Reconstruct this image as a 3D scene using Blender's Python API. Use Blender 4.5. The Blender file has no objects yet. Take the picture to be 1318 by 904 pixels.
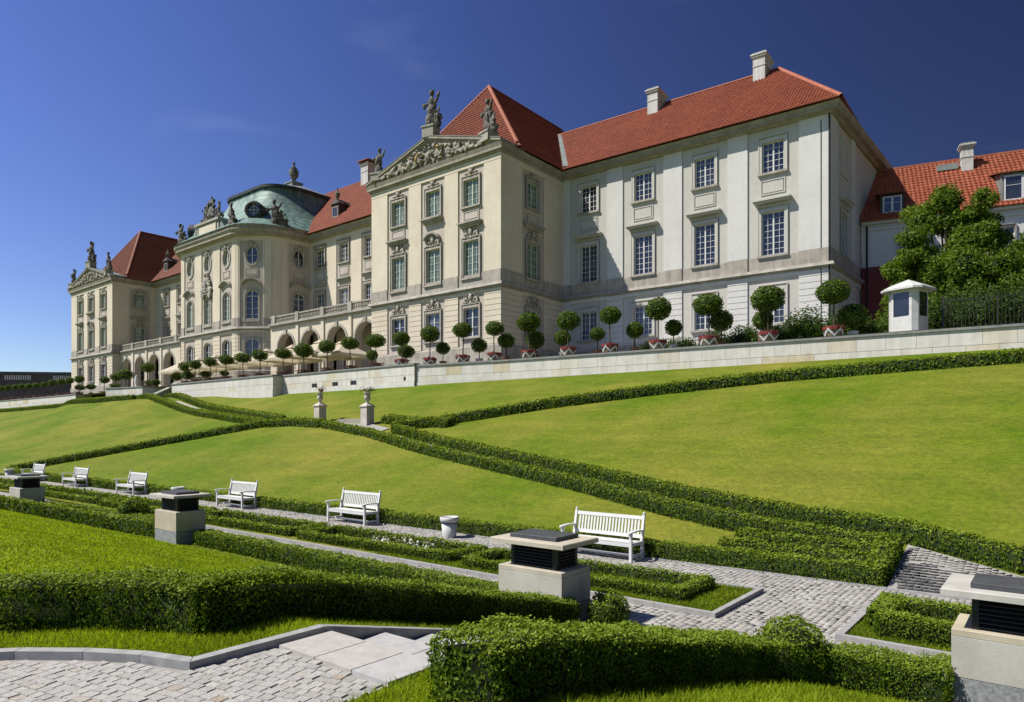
import bpy, math, random
import numpy as np
from mathutils import Matrix, Vector
random.seed(7); rng = np.random.default_rng(7)
D = bpy.data; SC = bpy.context.scene; COL = SC.collection
R = math.radians

# ---------------------------------------------------------------- camera
# X runs along the palace front, Y goes into the hill, Z up; z = 0 is the lower garden path
EYE = 2.8
cam_d = D.cameras.new('camera'); cam = D.objects.new('camera', cam_d); COL.objects.link(cam)
cam.location = (0, 0, EYE); cam.rotation_euler = (R(90), 0, R(38.75))
cam_d.sensor_width = 36; cam_d.lens = 36*878/1318; cam_d.shift_y = 104/1318
cam_d.clip_start = .05; cam_d.clip_end = 5000
SC.camera = cam
# ---------------------------------------------------------------- sky and sun
SUN = Vector((-.90, -1.0, 1.72)).normalized()
SUN_EL = math.asin(SUN.z); SUN_AZ = math.atan2(SUN.x, SUN.y)
w = D.worlds.new('World'); SC.world = w; w.use_nodes = True
nt = w.node_tree; nt.nodes.clear()
wo = nt.nodes.new('ShaderNodeOutputWorld'); bg = nt.nodes.new('ShaderNodeBackground')
sky = nt.nodes.new('ShaderNodeTexSky'); sky.sky_type = 'NISHITA'; sky.sun_disc = False
sky.sun_elevation = SUN_EL; sky.sun_rotation = SUN_AZ
sky.air_density = 1.0; sky.dust_density = .3; sky.ozone_density = 4.0; sky.altitude = 600
gam = nt.nodes.new('ShaderNodeGamma'); gam.inputs[1].default_value = 1.0
hs = nt.nodes.new('ShaderNodeHueSaturation'); hs.inputs['Saturation'].default_value = 1.16; hs.inputs['Hue'].default_value = .524
SKYHS = hs
bg.inputs['Strength'].default_value = .084
# thin cirrus, low in the sky
tc = nt.nodes.new('ShaderNodeTexCoord'); mp = nt.nodes.new('ShaderNodeMapping'); mp.inputs['Scale'].default_value = (1.2, 1.2, 7)
mp.inputs['Rotation'].default_value = (.25, .1, 0)
nz = nt.nodes.new('ShaderNodeTexNoise'); nz.inputs['Scale'].default_value = 2.2; nz.inputs['Detail'].default_value = 7; nz.inputs['Distortion'].default_value = .6
cr = nt.nodes.new('ShaderNodeValToRGB'); cr.color_ramp.elements[0].position = .60; cr.color_ramp.elements[1].position = 1.0
cr.color_ramp.elements[0].color = (0, 0, 0, 1); cr.color_ramp.elements[1].color = (.10, .10, .10, 1)
mxs = nt.nodes.new('ShaderNodeMixRGB'); mxs.inputs['Color2'].default_value = (7.5, 8.2, 9.5, 1)
L = nt.links.new
L(tc.outputs['Generated'], mp.inputs[0]); L(mp.outputs[0], nz.inputs['Vector']); L(nz.outputs[0], cr.inputs[0]); L(cr.outputs[0], mxs.inputs[0])
L(sky.outputs[0], hs.inputs['Color']); # the deep polarised blue: the sky darkens steadily with angle from the sun
dotn = nt.nodes.new('ShaderNodeVectorMath'); dotn.operation = 'DOT_PRODUCT'; sh = Vector((SUN.x, SUN.y, 0)).normalized(); dotn.inputs[1].default_value = sh
mr = nt.nodes.new('ShaderNodeMapRange'); mr.interpolation_type = 'SMOOTHSTEP'; mr.inputs[1].default_value = -1.05; mr.inputs[2].default_value = .75; mr.inputs[3].default_value = .17; mr.inputs[4].default_value = 1.14
sc_ = nt.nodes.new('ShaderNodeVectorMath'); sc_.operation = 'SCALE'
L(tc.outputs['Generated'], dotn.inputs[0]); L(dotn.outputs['Value'], mr.inputs[0]); L(mr.outputs[0], sc_.inputs['Scale'])
L(hs.outputs[0], gam.inputs[0]); L(gam.outputs[0], sc_.inputs[0]); L(sc_.outputs[0], mxs.inputs['Color1']); L(mxs.outputs[0], bg.inputs[0]); L(bg.outputs[0], wo.inputs[0])
sd = D.lights.new('sun', 'SUN'); sun = D.objects.new('sun', sd); COL.objects.link(sun)
sd.energy = 5.0; sd.angle = R(.53); sd.color = (1, .95, .87)
sun.rotation_euler = SUN.to_track_quat('Z', 'Y').to_euler()
SC.view_settings.view_transform = 'Standard'; SC.view_settings.look = 'None'; SC.view_settings.exposure = .58; SC.view_settings.gamma = 1
SC.view_settings.use_curve_mapping = False

# ---------------------------------------------------------------- materials
def newmat(name):
    m = D.materials.new(name); m.use_nodes = True
    t = m.node_tree; b = t.nodes['Principled BSDF']
    return m, t, b
def ramp(t, fac, stops):
    n = t.nodes.new('ShaderNodeValToRGB'); e = n.color_ramp.elements
    while len(e) < len(stops): e.new(.5)
    for i, (p, c) in enumerate(stops): e[i].position = p; e[i].color = (*c, 1)
    t.links.new(fac, n.inputs[0]); return n.outputs[0]
def noise(t, scale, detail=4, coord='Object', stretch=None, rough=.55, geo=False):
    n = t.nodes.new('ShaderNodeTexNoise'); n.inputs['Scale'].default_value = scale; n.inputs['Detail'].default_value = detail
    n.inputs['Roughness'].default_value = rough
    if geo:
        src = t.nodes.new('ShaderNodeNewGeometry').outputs['Position']
    else:
        src = t.nodes.new('ShaderNodeTexCoord').outputs[coord]
    if stretch:
        m = t.nodes.new('ShaderNodeMapping'); m.inputs['Scale'].default_value = stretch
        t.links.new(src, m.inputs[0]); src = m.outputs[0]
    t.links.new(src, n.inputs['Vector']); return n.outputs[0]
def mix(t, fac, a, b, mode='MIX'):
    n = t.nodes.new('ShaderNodeMixRGB'); n.blend_type = mode
    for i, v in ((0, fac), (1, a), (2, b)):
        if isinstance(v, (float, int)): n.inputs[i].default_value = v
        elif isinstance(v, tuple): n.inputs[i].default_value = (*v, 1)
        else: t.links.new(v, n.inputs[i])
    return n.outputs[0]
def bump(t, b, h, strength=.3, dist=.02):
    n = t.nodes.new('ShaderNodeBump'); n.inputs['Strength'].default_value = strength; n.inputs['Distance'].default_value = dist
    t.links.new(h, n.inputs['Height']); t.links.new(n.outputs[0], b.inputs['Normal'])
def rough_mat(name, stops, scale=1.5, rough=.85, stretch=None, bs=.25, bscale=12, bdist=.02, streak=0, objvar=None, spec=.3):
    m, t, b = newmat(name)
    c = ramp(t, noise(t, scale, 6, stretch=stretch, geo=True), stops)
    c2 = noise(t, scale*9, 4, geo=True)
    c = mix(t, .2, c, ramp(t, c2, [(.3, (.6, .6, .6)), (.7, (1.0, 1.0, 1.0))]), 'MULTIPLY')
    if streak:
        s = noise(t, 1.1, 5, geo=True, stretch=(2.2, 2.2, .22), rough=.65)
        c = mix(t, streak, c, ramp(t, s, [(.42, (.42, .40, .37)), (.62, (1, 1, 1))]), 'MULTIPLY')
    if objvar:
        oi = t.nodes.new('ShaderNodeObjectInfo')
        c = mix(t, 1.0, c, ramp(t, oi.outputs['Random'], objvar), 'MULTIPLY')
    t.links.new(c, b.inputs['Base Color']); b.inputs['Roughness'].default_value = rough
    b.inputs['Specular IOR Level'].default_value = spec
    if bs: bump(t, b, noise(t, bscale, 5, geo=True), bs, bdist)
    return m
def island_mat(name, stops, rough=.6, trans=0, spec=.3, geo_noise=None, tcol=None):
    m, t, b = newmat(name)
    g = t.nodes.new('ShaderNodeNewGeometry')
    c = ramp(t, g.outputs['Random Per Island'], stops)
    if geo_noise:
        c = mix(t, 1.0, c, ramp(t, noise(t, geo_noise, 3, geo=True), [(.35, (.72, .76, .6)), (.65, (1.1, 1.1, 1.0))]), 'MULTIPLY')
    t.links.new(c, b.inputs['Base Color']); b.inputs['Roughness'].default_value = rough; b.inputs['Specular IOR Level'].default_value = spec
    if trans:
        tr = t.nodes.new('ShaderNodeBsdfTranslucent'); ms = t.nodes.new('ShaderNodeMixShader'); ms.inputs[0].default_value = trans
        t.links.new(mix(t, 1.0, c, tcol or (1.3, 1.25, .5), 'MULTIPLY'), tr.inputs[0])
        t.links.new(b.outputs[0], ms.inputs[1]); t.links.new(tr.outputs[0], ms.inputs[2])
        t.links.new(ms.outputs[0], t.nodes['Material Output'].inputs[0])
    return m
M = {}
M['cream'] = rough_mat('cream_plaster', [(.3, (.665, .585, .445)), (.7, (.77, .69, .545))], .35, .9, bs=.12, streak=.07)
M['pink'] = rough_mat('greige_plaster', [(.3, (.50, .435, .365)), (.7, (.60, .54, .465))], .4, .9, bs=.12, streak=.1)
M['white'] = rough_mat('white_plaster', [(.3, (.655, .645, .60)), (.7, (.715, .705, .66))], .3, .9, bs=.1, streak=.06)
M['grey'] = rough_mat('warm_grey_plaster', [(.3, (.56, .535, .475)), (.7, (.61, .59, .53))], .4, .9, bs=.12, streak=.07)
M['belt'] = rough_mat('weathered_sandstone', [(.25, (.38, .345, .295)), (.5, (.48, .44, .375)), (.75, (.56, .515, .44))], 1.6, .85, bs=.3, streak=.4)
M['belt_light'] = rough_mat('pale_sandstone', [(.3, (.36, .335, .28)), (.7, (.52, .49, .42))], 1.2, .85, bs=.25, streak=.3)
M['cornice'] = rough_mat('cornice_stone', [(.3, (.31, .28, .215)), (.7, (.43, .39, .31))], .9, .85, bs=.2, streak=.3)
M['statue'] = rough_mat('weathered_statue_stone', [(.3, (.035, .033, .030)), (.5, (.12, .11, .095)), (.72, (.34, .31, .27))], 2.6, .8, bs=.6, bscale=9, bdist=.06)
M['relief'] = rough_mat('relief_stone', [(.3, (.19, .17, .13)), (.7, (.46, .42, .33))], 2.6, .8, bs=.5, bscale=9, bdist=.05)
M['gold'] = rough_mat('gilded_relief', [(.3, (.38, .24, .05)), (.7, (.55, .37, .1))], 3, .4)
M['urnstone'] = rough_mat('pale_pinkish_stone', [(.3, (.50, .44, .38)), (.7, (.66, .60, .53))], 3, .8, bs=.2)
M['copper_edge'] = rough_mat('dark_copper', [(.3, (.025, .035, .035)), (.7, (.06, .075, .07))], 2, .6)
M['lead'] = rough_mat('grey_copper_sheet', [(.3, (.20, .24, .22)), (.7, (.30, .34, .31))], 1.2, .55, stretch=(1, 1, .2))
M['sash'] = rough_mat('white_window_paint', [(.3, (.68, .68, .64)), (.7, (.78, .78, .74))], 3, .5, bs=0)
M['sashgreen'] = rough_mat('pale_green_window_paint', [(.3, (.55, .60, .50)), (.7, (.64, .68, .58))], 3, .5, bs=0)
M['limestone'] = rough_mat('terrace_limestone', [(.28, (.68, .645, .56)), (.5, (.74, .715, .645)), (.72, (.78, .76, .70))], 2.2, .8, bs=.2, streak=.2,
                          objvar=[(0, (.86, .76, .55)), (.06, (.95, .90, .79)), (.16, (.98, .98, .96)), (.6, (1, 1, 1)), (1, (.95, .95, .95))])
M['coping'] = rough_mat('grey_coping_stone', [(.3, (.20, .20, .19)), (.7, (.32, .32, .30))], 3, .85)
M['granite'] = rough_mat('grey_granite', [(.3, (.30, .295, .285)), (.7, (.43, .425, .41))], 9, .8, bs=.3, bscale=60, bdist=.004)
M['granite_slab'] = rough_mat('pale_granite_slab', [(.3, (.42, .405, .385)), (.7, (.52, .51, .485))], 14, .8, bs=.25, bscale=90, bdist=.003,
                             objvar=[(0, (1.02, .97, .89)), (.3, (1, 1, 1)), (1, (.96, .98, 1))])
M['block'] = rough_mat('block_limestone', [(.3, (.50, .475, .41)), (.7, (.62, .60, .53))], 2.5, .8, bs=.2, bscale=30, bdist=.006, streak=.15, objvar=[(0, (1, .92, .76)), (.45, (1, .99, .96)), (1, (.95, .96, .97))])
M['blockgrey'] = rough_mat('block_grey_granite', [(.35, (.20, .21, .215)), (.65, (.36, .37, .375))], 22, .8, bs=.2, bscale=80, bdist=.003)
M['metal_black'] = rough_mat('black_louvre_metal', [(.3, (.012, .012, .014)), (.7, (.022, .022, .026))], 4, .45, bs=.05, spec=.5)
M['lid'] = rough_mat('dark_slate_lid', [(.3, (.055, .058, .062)), (.7, (.085, .09, .095))], 4, .6, bs=.1)
M['bench'] = rough_mat('white_bench_paint', [(.3, (.70, .70, .66)), (.7, (.80, .80, .77))], 5, .45, bs=.06, bscale=25)
M['potwhite'] = rough_mat('white_pot_paint', [(.3, (.55, .55, .51)), (.7, (.68, .68, .64))], 4, .5, bs=.08)
M['iron'] = rough_mat('dark_iron', [(.3, (.015, .015, .016)), (.7, (.03, .03, .03))], 4, .6, bs=0)
M['terracotta'] = rough_mat('pot_terracotta', [(.3, (.20, .10, .05)), (.7, (.30, .16, .09))], 4, .8)
M['potgreen'] = rough_mat('pot_dull_green', [(.3, (.14, .12, .07)), (.7, (.2, .17, .1))], 4, .8)
M['potred'] = rough_mat('pot_red', [(.3, (.17, .025, .02)), (.7, (.24, .04, .03))], 4, .8)
M['soil'] = rough_mat('dark_soil', [(.3, (.02, .015, .01)), (.7, (.05, .04, .03))], 6, .95)
M['redwall'] = rough_mat('dark_red_plaster', [(.3, (.15, .04, .035)), (.7, (.20, .055, .045))], .8, .9)
M['canvas'] = island_mat('cream_canvas', [(0, (.68, .60, .44)), (1, (.76, .69, .54))], .8, .35, tcol=(1, 1, .9))
M['wood_dark'] = rough_mat('dark_dormer_cladding', [(.3, (.05, .035, .03)), (.7, (.09, .065, .055))], 3, .7)
M['greywood'] = rough_mat('grey_cladding', [(.3, (.20, .20, .19)), (.7, (.30, .30, .28))], 2, .7, stretch=(4, 4, .3))
M['chimney'] = rough_mat('white_chimney_render', [(.3, (.60, .59, .55)), (.7, (.72, .71, .67))], 1.2, .85, streak=.35)
M['bark'] = rough_mat('bark', [(.3, (.06, .045, .03)), (.7, (.13, .10, .075))], 8, .9, stretch=(3, 3, .5))
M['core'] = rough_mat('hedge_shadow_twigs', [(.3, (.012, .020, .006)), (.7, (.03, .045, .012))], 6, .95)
M['farwall'] = rough_mat('far_dark_roofing', [(.3, (.06, .055, .05)), (.7, (.10, .09, .085))], .4, .9)

m, t, b = newmat('window_glass'); M['glass'] = m
c = ramp(t, noise(t, .8, 2, geo=True), [(.35, (.010, .012, .018)), (.65, (.03, .034, .045))]); oi = t.nodes.new('ShaderNodeObjectInfo'); c = mix(t, 1.0, c, ramp(t, oi.outputs['Random'], [(0, (.6, .6, .6)), (.6, (1.2, 1.2, 1.2)), (.8, (2.2, 2.2, 2.1)), (1, (5, 5, 4.6))]), 'MULTIPLY')
t.links.new(c, b.inputs['Base Color'])
b.inputs['Roughness'].default_value = .05; b.inputs['Specular IOR Level'].default_value = .8
m, t, b = newmat('curtained_window_glass'); M['glass_curtain'] = m
c = ramp(t, noise(t, 3.0, 3, geo=True, stretch=(3, 3, .35)), [(.35, (.05, .085, .06)), (.5, (.13, .19, .14)), (.68, (.28, .34, .27))]); t.links.new(c, b.inputs['Base Color'])
b.inputs['Roughness'].default_value = .08; b.inputs['Specular IOR Level'].default_value = .7

def tile_mat(name, a, bb, c_):
    m, t, b = newmat(name)
    g = t.nodes.new('ShaderNodeNewGeometry')
    n1 = noise(t, .35, 5, geo=True); n2 = noise(t, 3.4, 3, geo=True)
    c = ramp(t, n2, [(.30, a), (.5, bb), (.72, c_)])
    c = mix(t, .6, c, ramp(t, n1, [(.3, (.62, .58, .55)), (.7, (1.1, 1.05, 1.0))]), 'MULTIPLY')
    t.links.new(c, b.inputs['Base Color']); b.inputs['Roughness'].default_value = .75; b.inputs['Specular IOR Level'].default_value = .3
    return m
M['tile'] = tile_mat('clay_roof_tile', (.19, .042, .018), (.28, .062, .025), (.37, .095, .042))
M['tile2'] = tile_mat('orange_roof_tile', (.24, .055, .025), (.34, .085, .037), (.43, .125, .058))
M['tileold'] = tile_mat('brown_red_roof_tile', (.15, .042, .022), (.23, .065, .03), (.31, .10, .05))
M['ridge'] = rough_mat('ridge_tile', [(.3, (.34, .10, .055)), (.7, (.44, .16, .09))], 2, .75)
M['ridgeold'] = rough_mat('brown_ridge_tile', [(.3, (.24, .09, .055)), (.7, (.33, .14, .08))], 2, .75)

m, t, b = newmat('verdigris_copper'); M['copper'] = m
c = ramp(t, noise(t, 1.0, 6, geo=True, stretch=(1.5, 1.5, .35), rough=.65), [(.3, (.05, .10, .085)), (.5, (.125, .215, .18)), (.7, (.25, .36, .30))])
wv = t.nodes.new('ShaderNodeTexWave'); wv.bands_direction = 'Z'; wv.inputs['Scale'].default_value = .55; wv.inputs['Distortion'].default_value = .4
gp = t.nodes.new('ShaderNodeNewGeometry'); t.links.new(gp.outputs['Position'], wv.inputs['Vector'])
t.links.new(c, b.inputs['Base Color'])
b.inputs['Roughness'].default_value = .6; b.inputs['Metallic'].default_value = .1
bump(t, b, ramp(t, wv.outputs['Fac'], [(.0, (0, 0, 0)), (.12, (1, 1, 1))]), .5, .05)

def grass_mat(name, lush, mid, dry, dryamt):
    m, t, b = newmat(name)
    n1 = noise(t, .16, 6, geo=True, rough=.6); n2 = noise(t, 2.2, 5, geo=True, stretch=(1, 1.6, 1)); n3 = noise(t, 30, 5, geo=True, rough=.75)
    n4 = noise(t, .7, 5, geo=True, rough=.7)
    c = ramp(t, n2, [(.3, lush), (.7, mid)])
    c = mix(t, ramp(t, n1, [(.5-dryamt*.3, (0, 0, 0)), (.86-dryamt*.2, (1, 1, 1))]), c, dry)
    c = mix(t, .5, c, ramp(t, n4, [(.3, (.66, .74, .6)), (.7, (1.12, 1.08, 1.05))]), 'MULTIPLY')
    c = mix(t, .85, c, ramp(t, n3, [(.32, (.55, .62, .5)), (.62, (1.2, 1.15, 1.1))]), 'MULTIPLY')
    c = mix(t, .8, c, ramp(t, noise(t, 6.5, 6, geo=True, rough=.8, stretch=(1, 1, 2)), [(.36, (.60, .66, .55)), (.62, (1.22, 1.18, 1.1))]), 'MULTIPLY')
    c = mix(t, .45, c, ramp(t, noise(t, .55, 5, geo=True, rough=.75, stretch=(.5, 2.2, 2.2)), [(.36, (.70, .76, .66)), (.64, (1.2, 1.15, 1.15))]), 'MULTIPLY')
    t.links.new(c, b.inputs['Base Color']); b.inputs['Roughness'].default_value = .9; b.inputs['Specular IOR Level'].default_value = .12
    b.inputs['Sheen Weight'].default_value = .0
    bump(t, b, mix(t, .5, n3, noise(t, 8, 4, geo=True)), .8, .06)
    return m
M['grass'] = grass_mat('mown_grass', (.092, .165, .004), (.142, .212, .006), (.29, .262, .05), .45)
M['grasslush'] = grass_mat('fresh_long_grass', (.20, .295, .008), (.25, .34, .012), (.33, .37, .04), .25)
M['bladelush'] = island_mat('fresh_grass_blade', [(0, (.22, .33, .010)), (.5, (.30, .41, .016)), (.85, (.37, .46, .03)), (1, (.46, .48, .08))], .7, .5, spec=.12, geo_noise=1.0)
M['blade'] = island_mat('grass_blade', [(0, (.15, .235, .010)), (.5, (.215, .305, .014)), (.85, (.27, .345, .025)), (1, (.36, .36, .07))], .7, .5, spec=.15, geo_noise=1.2)
M['leafbox'] = island_mat('box_hedge_leaf', [(0, (.06, .11, .007)), (.45, (.105, .175, .011)), (.85, (.17, .245, .02)), (.985, (.23, .31, .035)), (1, (.32, .24, .09))], .6, .33, spec=.15, geo_noise=2.5)
M['leafyoung'] = island_mat('sunlit_top_box_leaf', [(0, (.115, .175, .010)), (.45, (.175, .26, .016)), (.85, (.25, .34, .028)), (1, (.33, .39, .06))], .6, .3, spec=.15)  # brighter copy of the box leaf; sunlight on the tops painted as colour
M['leaftop'] = island_mat('topiary_leaf', [(0, (.05, .095, .008)), (.5, (.09, .155, .012)), (.9, (.15, .22, .02)), (1, (.21, .27, .035))], .55, .3, spec=.2)
M['leaftree'] = island_mat('tree_leaf', [(0, (.065, .125, .010)), (.5, (.13, .21, .018)), (.85, (.20, .29, .03)), (1, (.24, .30, .06))], .6, .4, spec=.2, geo_noise=.5)
M['leafdark'] = island_mat('shrub_leaf', [(0, (.035, .075, .010)), (.5, (.065, .12, .014)), (.9, (.11, .18, .025)), (1, (.18, .23, .05))], .6, .35, spec=.2, geo_noise=1.)
M['flower'] = island_mat('red_flower', [(0, (.10, .015, .02)), (.4, (.14, .025, .03)), (.5, (.05, .09, .02)), (1, (.22, .05, .05))], .6, .2)
M['whiteflower'] = island_mat('white_flower', [(0, (.5, .5, .42)), (1, (.75, .75, .7))], .6, .2)
M['dryleaf'] = island_mat('dry_reddish_leaf', [(0, (.10, .035, .03)), (.5, (.19, .09, .06)), (1, (.10, .10, .04))], .6, .2)
SETT = [(0, (.385, .37, .33)), (.2, (.42, .405, .365)), (.7, (.455, .44, .40)), (.95, (.475, .46, .41)), (.985, (.43, .39, .32)), (1, (.40, .33, .24))]
m, t, b = newmat('granite_setts'); M['sett'] = m
g = t.nodes.new('ShaderNodeNewGeometry')
c = ramp(t, g.outputs['Random Per Island'], SETT)
c = mix(t, .8, c, ramp(t, noise(t, 45, 5, geo=True, rough=.7), [(.3, (.6, .6, .6)), (.7, (1.15, 1.15, 1.15))]), 'MULTIPLY')
c = mix(t, .5, c, ramp(t, noise(t, 1.1, 5, geo=True), [(.35, (.72, .70, .66)), (.65, (1.05, 1.05, 1.05))]), 'MULTIPLY')
t.links.new(c, b.inputs['Base Color']); b.inputs['Roughness'].default_value = .8; bump(t, b, noise(t, 60, 4, geo=True), .5, .008)
m, t, b = newmat('granite_sett_single'); M['settobj'] = m
oi = t.nodes.new('ShaderNodeObjectInfo'); c = ramp(t, oi.outputs['Random'], SETT)
c = mix(t, .8, c, ramp(t, noise(t, 45, 5, geo=True, rough=.7), [(.3, (.6, .6, .6)), (.7, (1.15, 1.15, 1.15))]), 'MULTIPLY')
t.links.new(c, b.inputs['Base Color']); b.inputs['Roughness'].default_value = .8; bump(t, b, noise(t, 60, 4, geo=True), .5, .008)
M['settdark'] = island_mat('basalt_setts', [(0, (.04, .042, .045)), (.6, (.085, .085, .09)), (.9, (.14, .14, .14)), (1, (.25, .25, .24))], .75)
M['sand'] = rough_mat('sett_jointing', [(.3, (.30, .29, .26)), (.7, (.37, .36, .325))], 8, .95, bs=.3, bscale=40)

ALBEDO = .77      # brings every surface colour to its real reflectance under this sun
for m_ in list(D.materials):
    t_ = m_.node_tree
    for nd in list(t_.nodes):
        if nd.type in ('BSDF_PRINCIPLED', 'BSDF_TRANSLUCENT'):
            inp = nd.inputs[0]
            if inp.is_linked:
                src = inp.links[0].from_socket; k_ = ALBEDO
                mm = t_.nodes.new('ShaderNodeMixRGB'); mm.blend_type = 'MULTIPLY'; mm.inputs[0].default_value = 1; mm.inputs[2].default_value = (k_, k_, k_, 1)
                t_.links.new(src, mm.inputs[1]); t_.links.new(mm.outputs[0], inp)
# ---------------------------------------------------------------- helpers
WM = {}           # world matrices of what we link
def link(o, parent=None, mw=None):
    COL.objects.link(o); mw = mw or Matrix.Identity(4)
    if parent is not None:
        o.parent = parent; o.matrix_local = WM[parent.name].inverted() @ mw
    else: o.matrix_world = mw
    WM[o.name] = mw.copy(); return o
def TM(x, y, z, rz=0, s=1): return Matrix.Translation((x, y, z)) @ Matrix.Rotation(rz, 4, 'Z') @ Matrix.Scale(s, 4)
def tag(o, label=None, cat=None, group=None, kind=None):
    if label: o['label'] = label
    if cat: o['category'] = cat
    if group: o['group'] = group
    if kind: o['kind'] = kind
    return o
def empty(name, mw, label, cat, group=None):
    o = D.objects.new(name, None); link(o, None, mw); return tag(o, label, cat, group)
class MB:
    def __init__(s): s.v = []; s.f = []; s.mi = []; s.mats = []
    def m(s, k):
        if k not in s.mats: s.mats.append(k)
        return s.mats.index(k)
    def poly(s, pts, mat=0):
        i = len(s.v); s.v += [tuple(p) for p in pts]; s.f.append(tuple(range(i, i+len(pts)))); s.mi.append(mat); return s
    def hexa(s, p, mat=0):   # 8 points: bottom 4 ccw, top 4 ccw
        i = len(s.v); s.v += [tuple(q) for q in p]
        for f in ((0,3,2,1),(4,5,6,7),(0,1,5,4),(1,2,6,5),(2,3,7,6),(3,0,4,7)):
            s.f.append(tuple(i+k for k in f)); s.mi.append(mat)
        return s
    def box(s, x0, x1, y0, y1, z0, z1, mat=0):
        if x1 < x0: x0, x1 = x1, x0
        if y1 < y0: y0, y1 = y1, y0
        return s.hexa([(x0,y0,z0),(x1,y0,z0),(x1,y1,z0),(x0,y1,z0),(x0,y0,z1),(x1,y0,z1),(x1,y1,z1),(x0,y1,z1)], mat)
    def frust(s, cx, cy, z0, z1, a, b_, a2, b2, mat=0):
        return s.hexa([(cx-a,cy-b_,z0),(cx+a,cy-b_,z0),(cx+a,cy+b_,z0),(cx-a,cy+b_,z0),(cx-a2,cy-b2,z1),(cx+a2,cy-b2,z1),(cx+a2,cy+b2,z1),(cx-a2,cy+b2,z1)], mat)
    def bar(s, p, q, wd, hg=None, mat=0, up=(0,0,1)):
        p = Vector(p); q = Vector(q); hg = hg or wd; d = (q-p).normalized(); u = Vector(up)
        if abs(d.dot(u)) > .98: u = Vector((0,1,0))
        a = d.cross(u).normalized()*wd/2; c = a.cross(d).normalized()*hg/2
        return s.hexa([p-a-c, p+a-c, q+a-c, q-a-c, p-a+c, p+a+c, q+a+c, q-a+c], mat)
    def lathe(s, prof, n=16, cx=0, cy=0, mat=0, z0=0, sq=1):
        i = len(s.v)
        for r, z in prof:
            for k in range(n):
                a = 2*math.pi*k/n; s.v.append((cx+r*math.cos(a), cy+r*math.sin(a)*sq, z0+z))
        for j in range(len(prof)-1):
            for k in range(n):
                k2 = (k+1) % n; s.f.append((i+j*n+k, i+j*n+k2, i+(j+1)*n+k2, i+(j+1)*n+k)); s.mi.append(mat)
        s.f.append(tuple(i+k for k in range(n))[::-1]); s.mi.append(mat)
        j = len(prof)-1; s.f.append(tuple(i+j*n+k for k in range(n))); s.mi.append(mat); return s
    def mesh(s, name, mats):
        me = D.meshes.new(name); me.from_pydata(s.v, [], s.f)
        for k in (mats if isinstance(mats, (list, tuple)) else [mats]): me.materials.append(M[k])
        me.polygons.foreach_set('material_index', s.mi); me.update(); return me
    def obj(s, name, mats, parent=None, mw=None, smooth=False):
        o = D.objects.new(name, s.mesh(name, mats))
        if smooth: o.data.polygons.foreach_set('use_smooth', [True]*len(o.data.polygons))
        return link(o, parent, mw)
def inst(name, me, parent, mw): return link(D.objects.new(name, me), parent, mw)
def np_mesh(name, v, f, mats, mi=None):
    v = np.asarray(v, np.float32); f = np.asarray(f, np.int32); n, k = f.shape
    me = D.meshes.new(name); me.vertices.add(len(v)); me.vertices.foreach_set('co', v.ravel())
    me.loops.add(n*k); me.loops.foreach_set('vertex_index', f.ravel())
    me.polygons.add(n); me.polygons.foreach_set('loop_start', np.arange(0, n*k, k, dtype=np.int32)); me.polygons.foreach_set('loop_total', np.full(n, k, np.int32))
    for q in (mats if isinstance(mats, (list, tuple)) else [mats]): me.materials.append(M[q])
    if mi is not None: me.polygons.foreach_set('material_index', np.asarray(mi, np.int32))
    me.update(calc_edges=True); me.validate(); return me
ORD = ['first','second','third','fourth','fifth','sixth','seventh','eighth','ninth','tenth','eleventh','twelfth','thirteenth','fourteenth','fifteenth','sixteenth','seventeenth','eighteenth','nineteenth','twentieth','twenty-first','twenty-second','twenty-third','twenty-fourth','twenty-fifth','twenty-sixth']

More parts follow.
